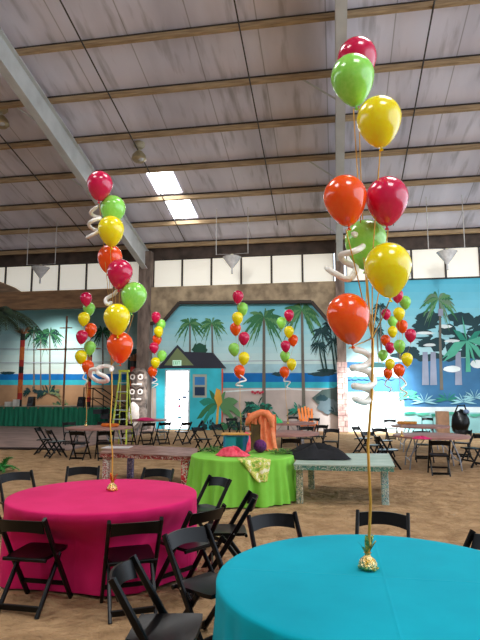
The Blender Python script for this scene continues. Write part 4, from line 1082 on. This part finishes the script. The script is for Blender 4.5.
lamp(40.5, 272, 21.8, 'glass pendant lamp before the clerestory windows at the far left'); lamp(232, 262, 21.8, 'glass pendant lamp before the middle clerestory windows'); lamp(447, 257, 21.8, 'glass pendant lamp before the right clerestory windows')
def ceiling_lamp(px, py, label):
    q_ = roofpt(px, py, .55); t = empty('ceiling_lamp', q_); top = roofz(q_.y) - q_.z - .02
    MB().lathe([(.001, top), (.2, top), (.2, top - .12), (.12, top - .2), (.001, top - .2)], 16).build('ballast', LMP, t)
    MB().lathe([(.001, .2), (.12, .2), (.24, .05), (.27, -.08), (.2, -.16), (.001, -.18)], 18).build('bowl', mat('bowl_brass', (180, 166, 130), .3, metal=.4), t); MB().blob((.1, -.1, -.12), (.12, .1, .08), 10, 6).build('bulb', GLS, t)
    MB().tube([(0, 0, .18), (0, 0, top - .18)], .03, 8).build('stem', LMP, t); tag(t, label, 'lamp', 'lamps fixed to the roof')
ceiling_lamp(139, 157, 'lamp fixed under the roof left of the bright skylight'); ceiling_lamp(1, 122, 'lamp under the roof cut off by the left edge')

# ------------------------------------------------------------------ light
struct(MB().box((XL, -16.2, 0), (XR, -16, 9.2)), 'wall_front_block', WALLW)  # unseen wall added behind the viewer to keep frontal light out
w = bpy.data.worlds.new('world'); SC.world = w; w.use_nodes = True
bg = w.node_tree.nodes['Background']; bg.inputs[0].default_value = (.80, .89, 1, 1); bg.inputs[1].default_value = 3.0
def spot(loc, to, e, size, blend, col=(1, 1, 1), rad=.3):
    l = bpy.data.lights.new('unseen_spot', 'SPOT'); l.energy = e; l.spot_size = radians(size); l.spot_blend = blend; l.color = col; l.shadow_soft_size = rad
    o = bpy.data.objects.new('unseen_spot', l); C.objects.link(o); o.location = loc
    o.rotation_euler = (Vector(to) - Vector(loc)).to_track_quat('-Z', 'Y').to_euler(); return o
a = atY(374, 402, D); spot((2.6, 20.5, 5.5), a, 9500, 46, 1, (.9, .97, 1))  # added spot standing in for the sun patch low on the right wall
a = atY(425, 440, 22); spot((6, 17, 7.5), (a.x, a.y + 1, 0), 2600, 60, 1, (.9, .97, 1))  # added spot standing in for sunlight on the floor at the right
a = atY(55, 368, AY); spot((a.x + 1, 26.2, 6.3), a, 1500, 85, 1, (1, .96, .9)); a = atY(78, 392, AY); spot((a.x + .3, 27.6, 4.6), a, 260, 60, 1, (1, .92, .82), .1)
a = atY(150, 395, D - 1); spot((a.x + .8, D - 3.2, 3.5), a, 700, 50, 1, (1, 1, 1), .1)  # added spot, no fixture, brightening the carved statue
spot((-4, 13, 7), (-4, 25, 3.5), 1700, 80, 1, (1, .98, .95), .5); spot((4, 13, 7), (5, 25, 4), 2400, 75, 1, (.95, .98, 1), .5)  # added wash spots without fixtures, brightening the end wall murals

SC.view_settings.view_transform = 'Standard'; SC.view_settings.look = 'None'; SC.view_settings.gamma = 1; SC.view_settings.use_curve_mapping = False
SC.view_settings.exposure = 0
SC.cycles.use_denoising = True
SC.cycles.max_bounces = 10; SC.cycles.diffuse_bounces = 6
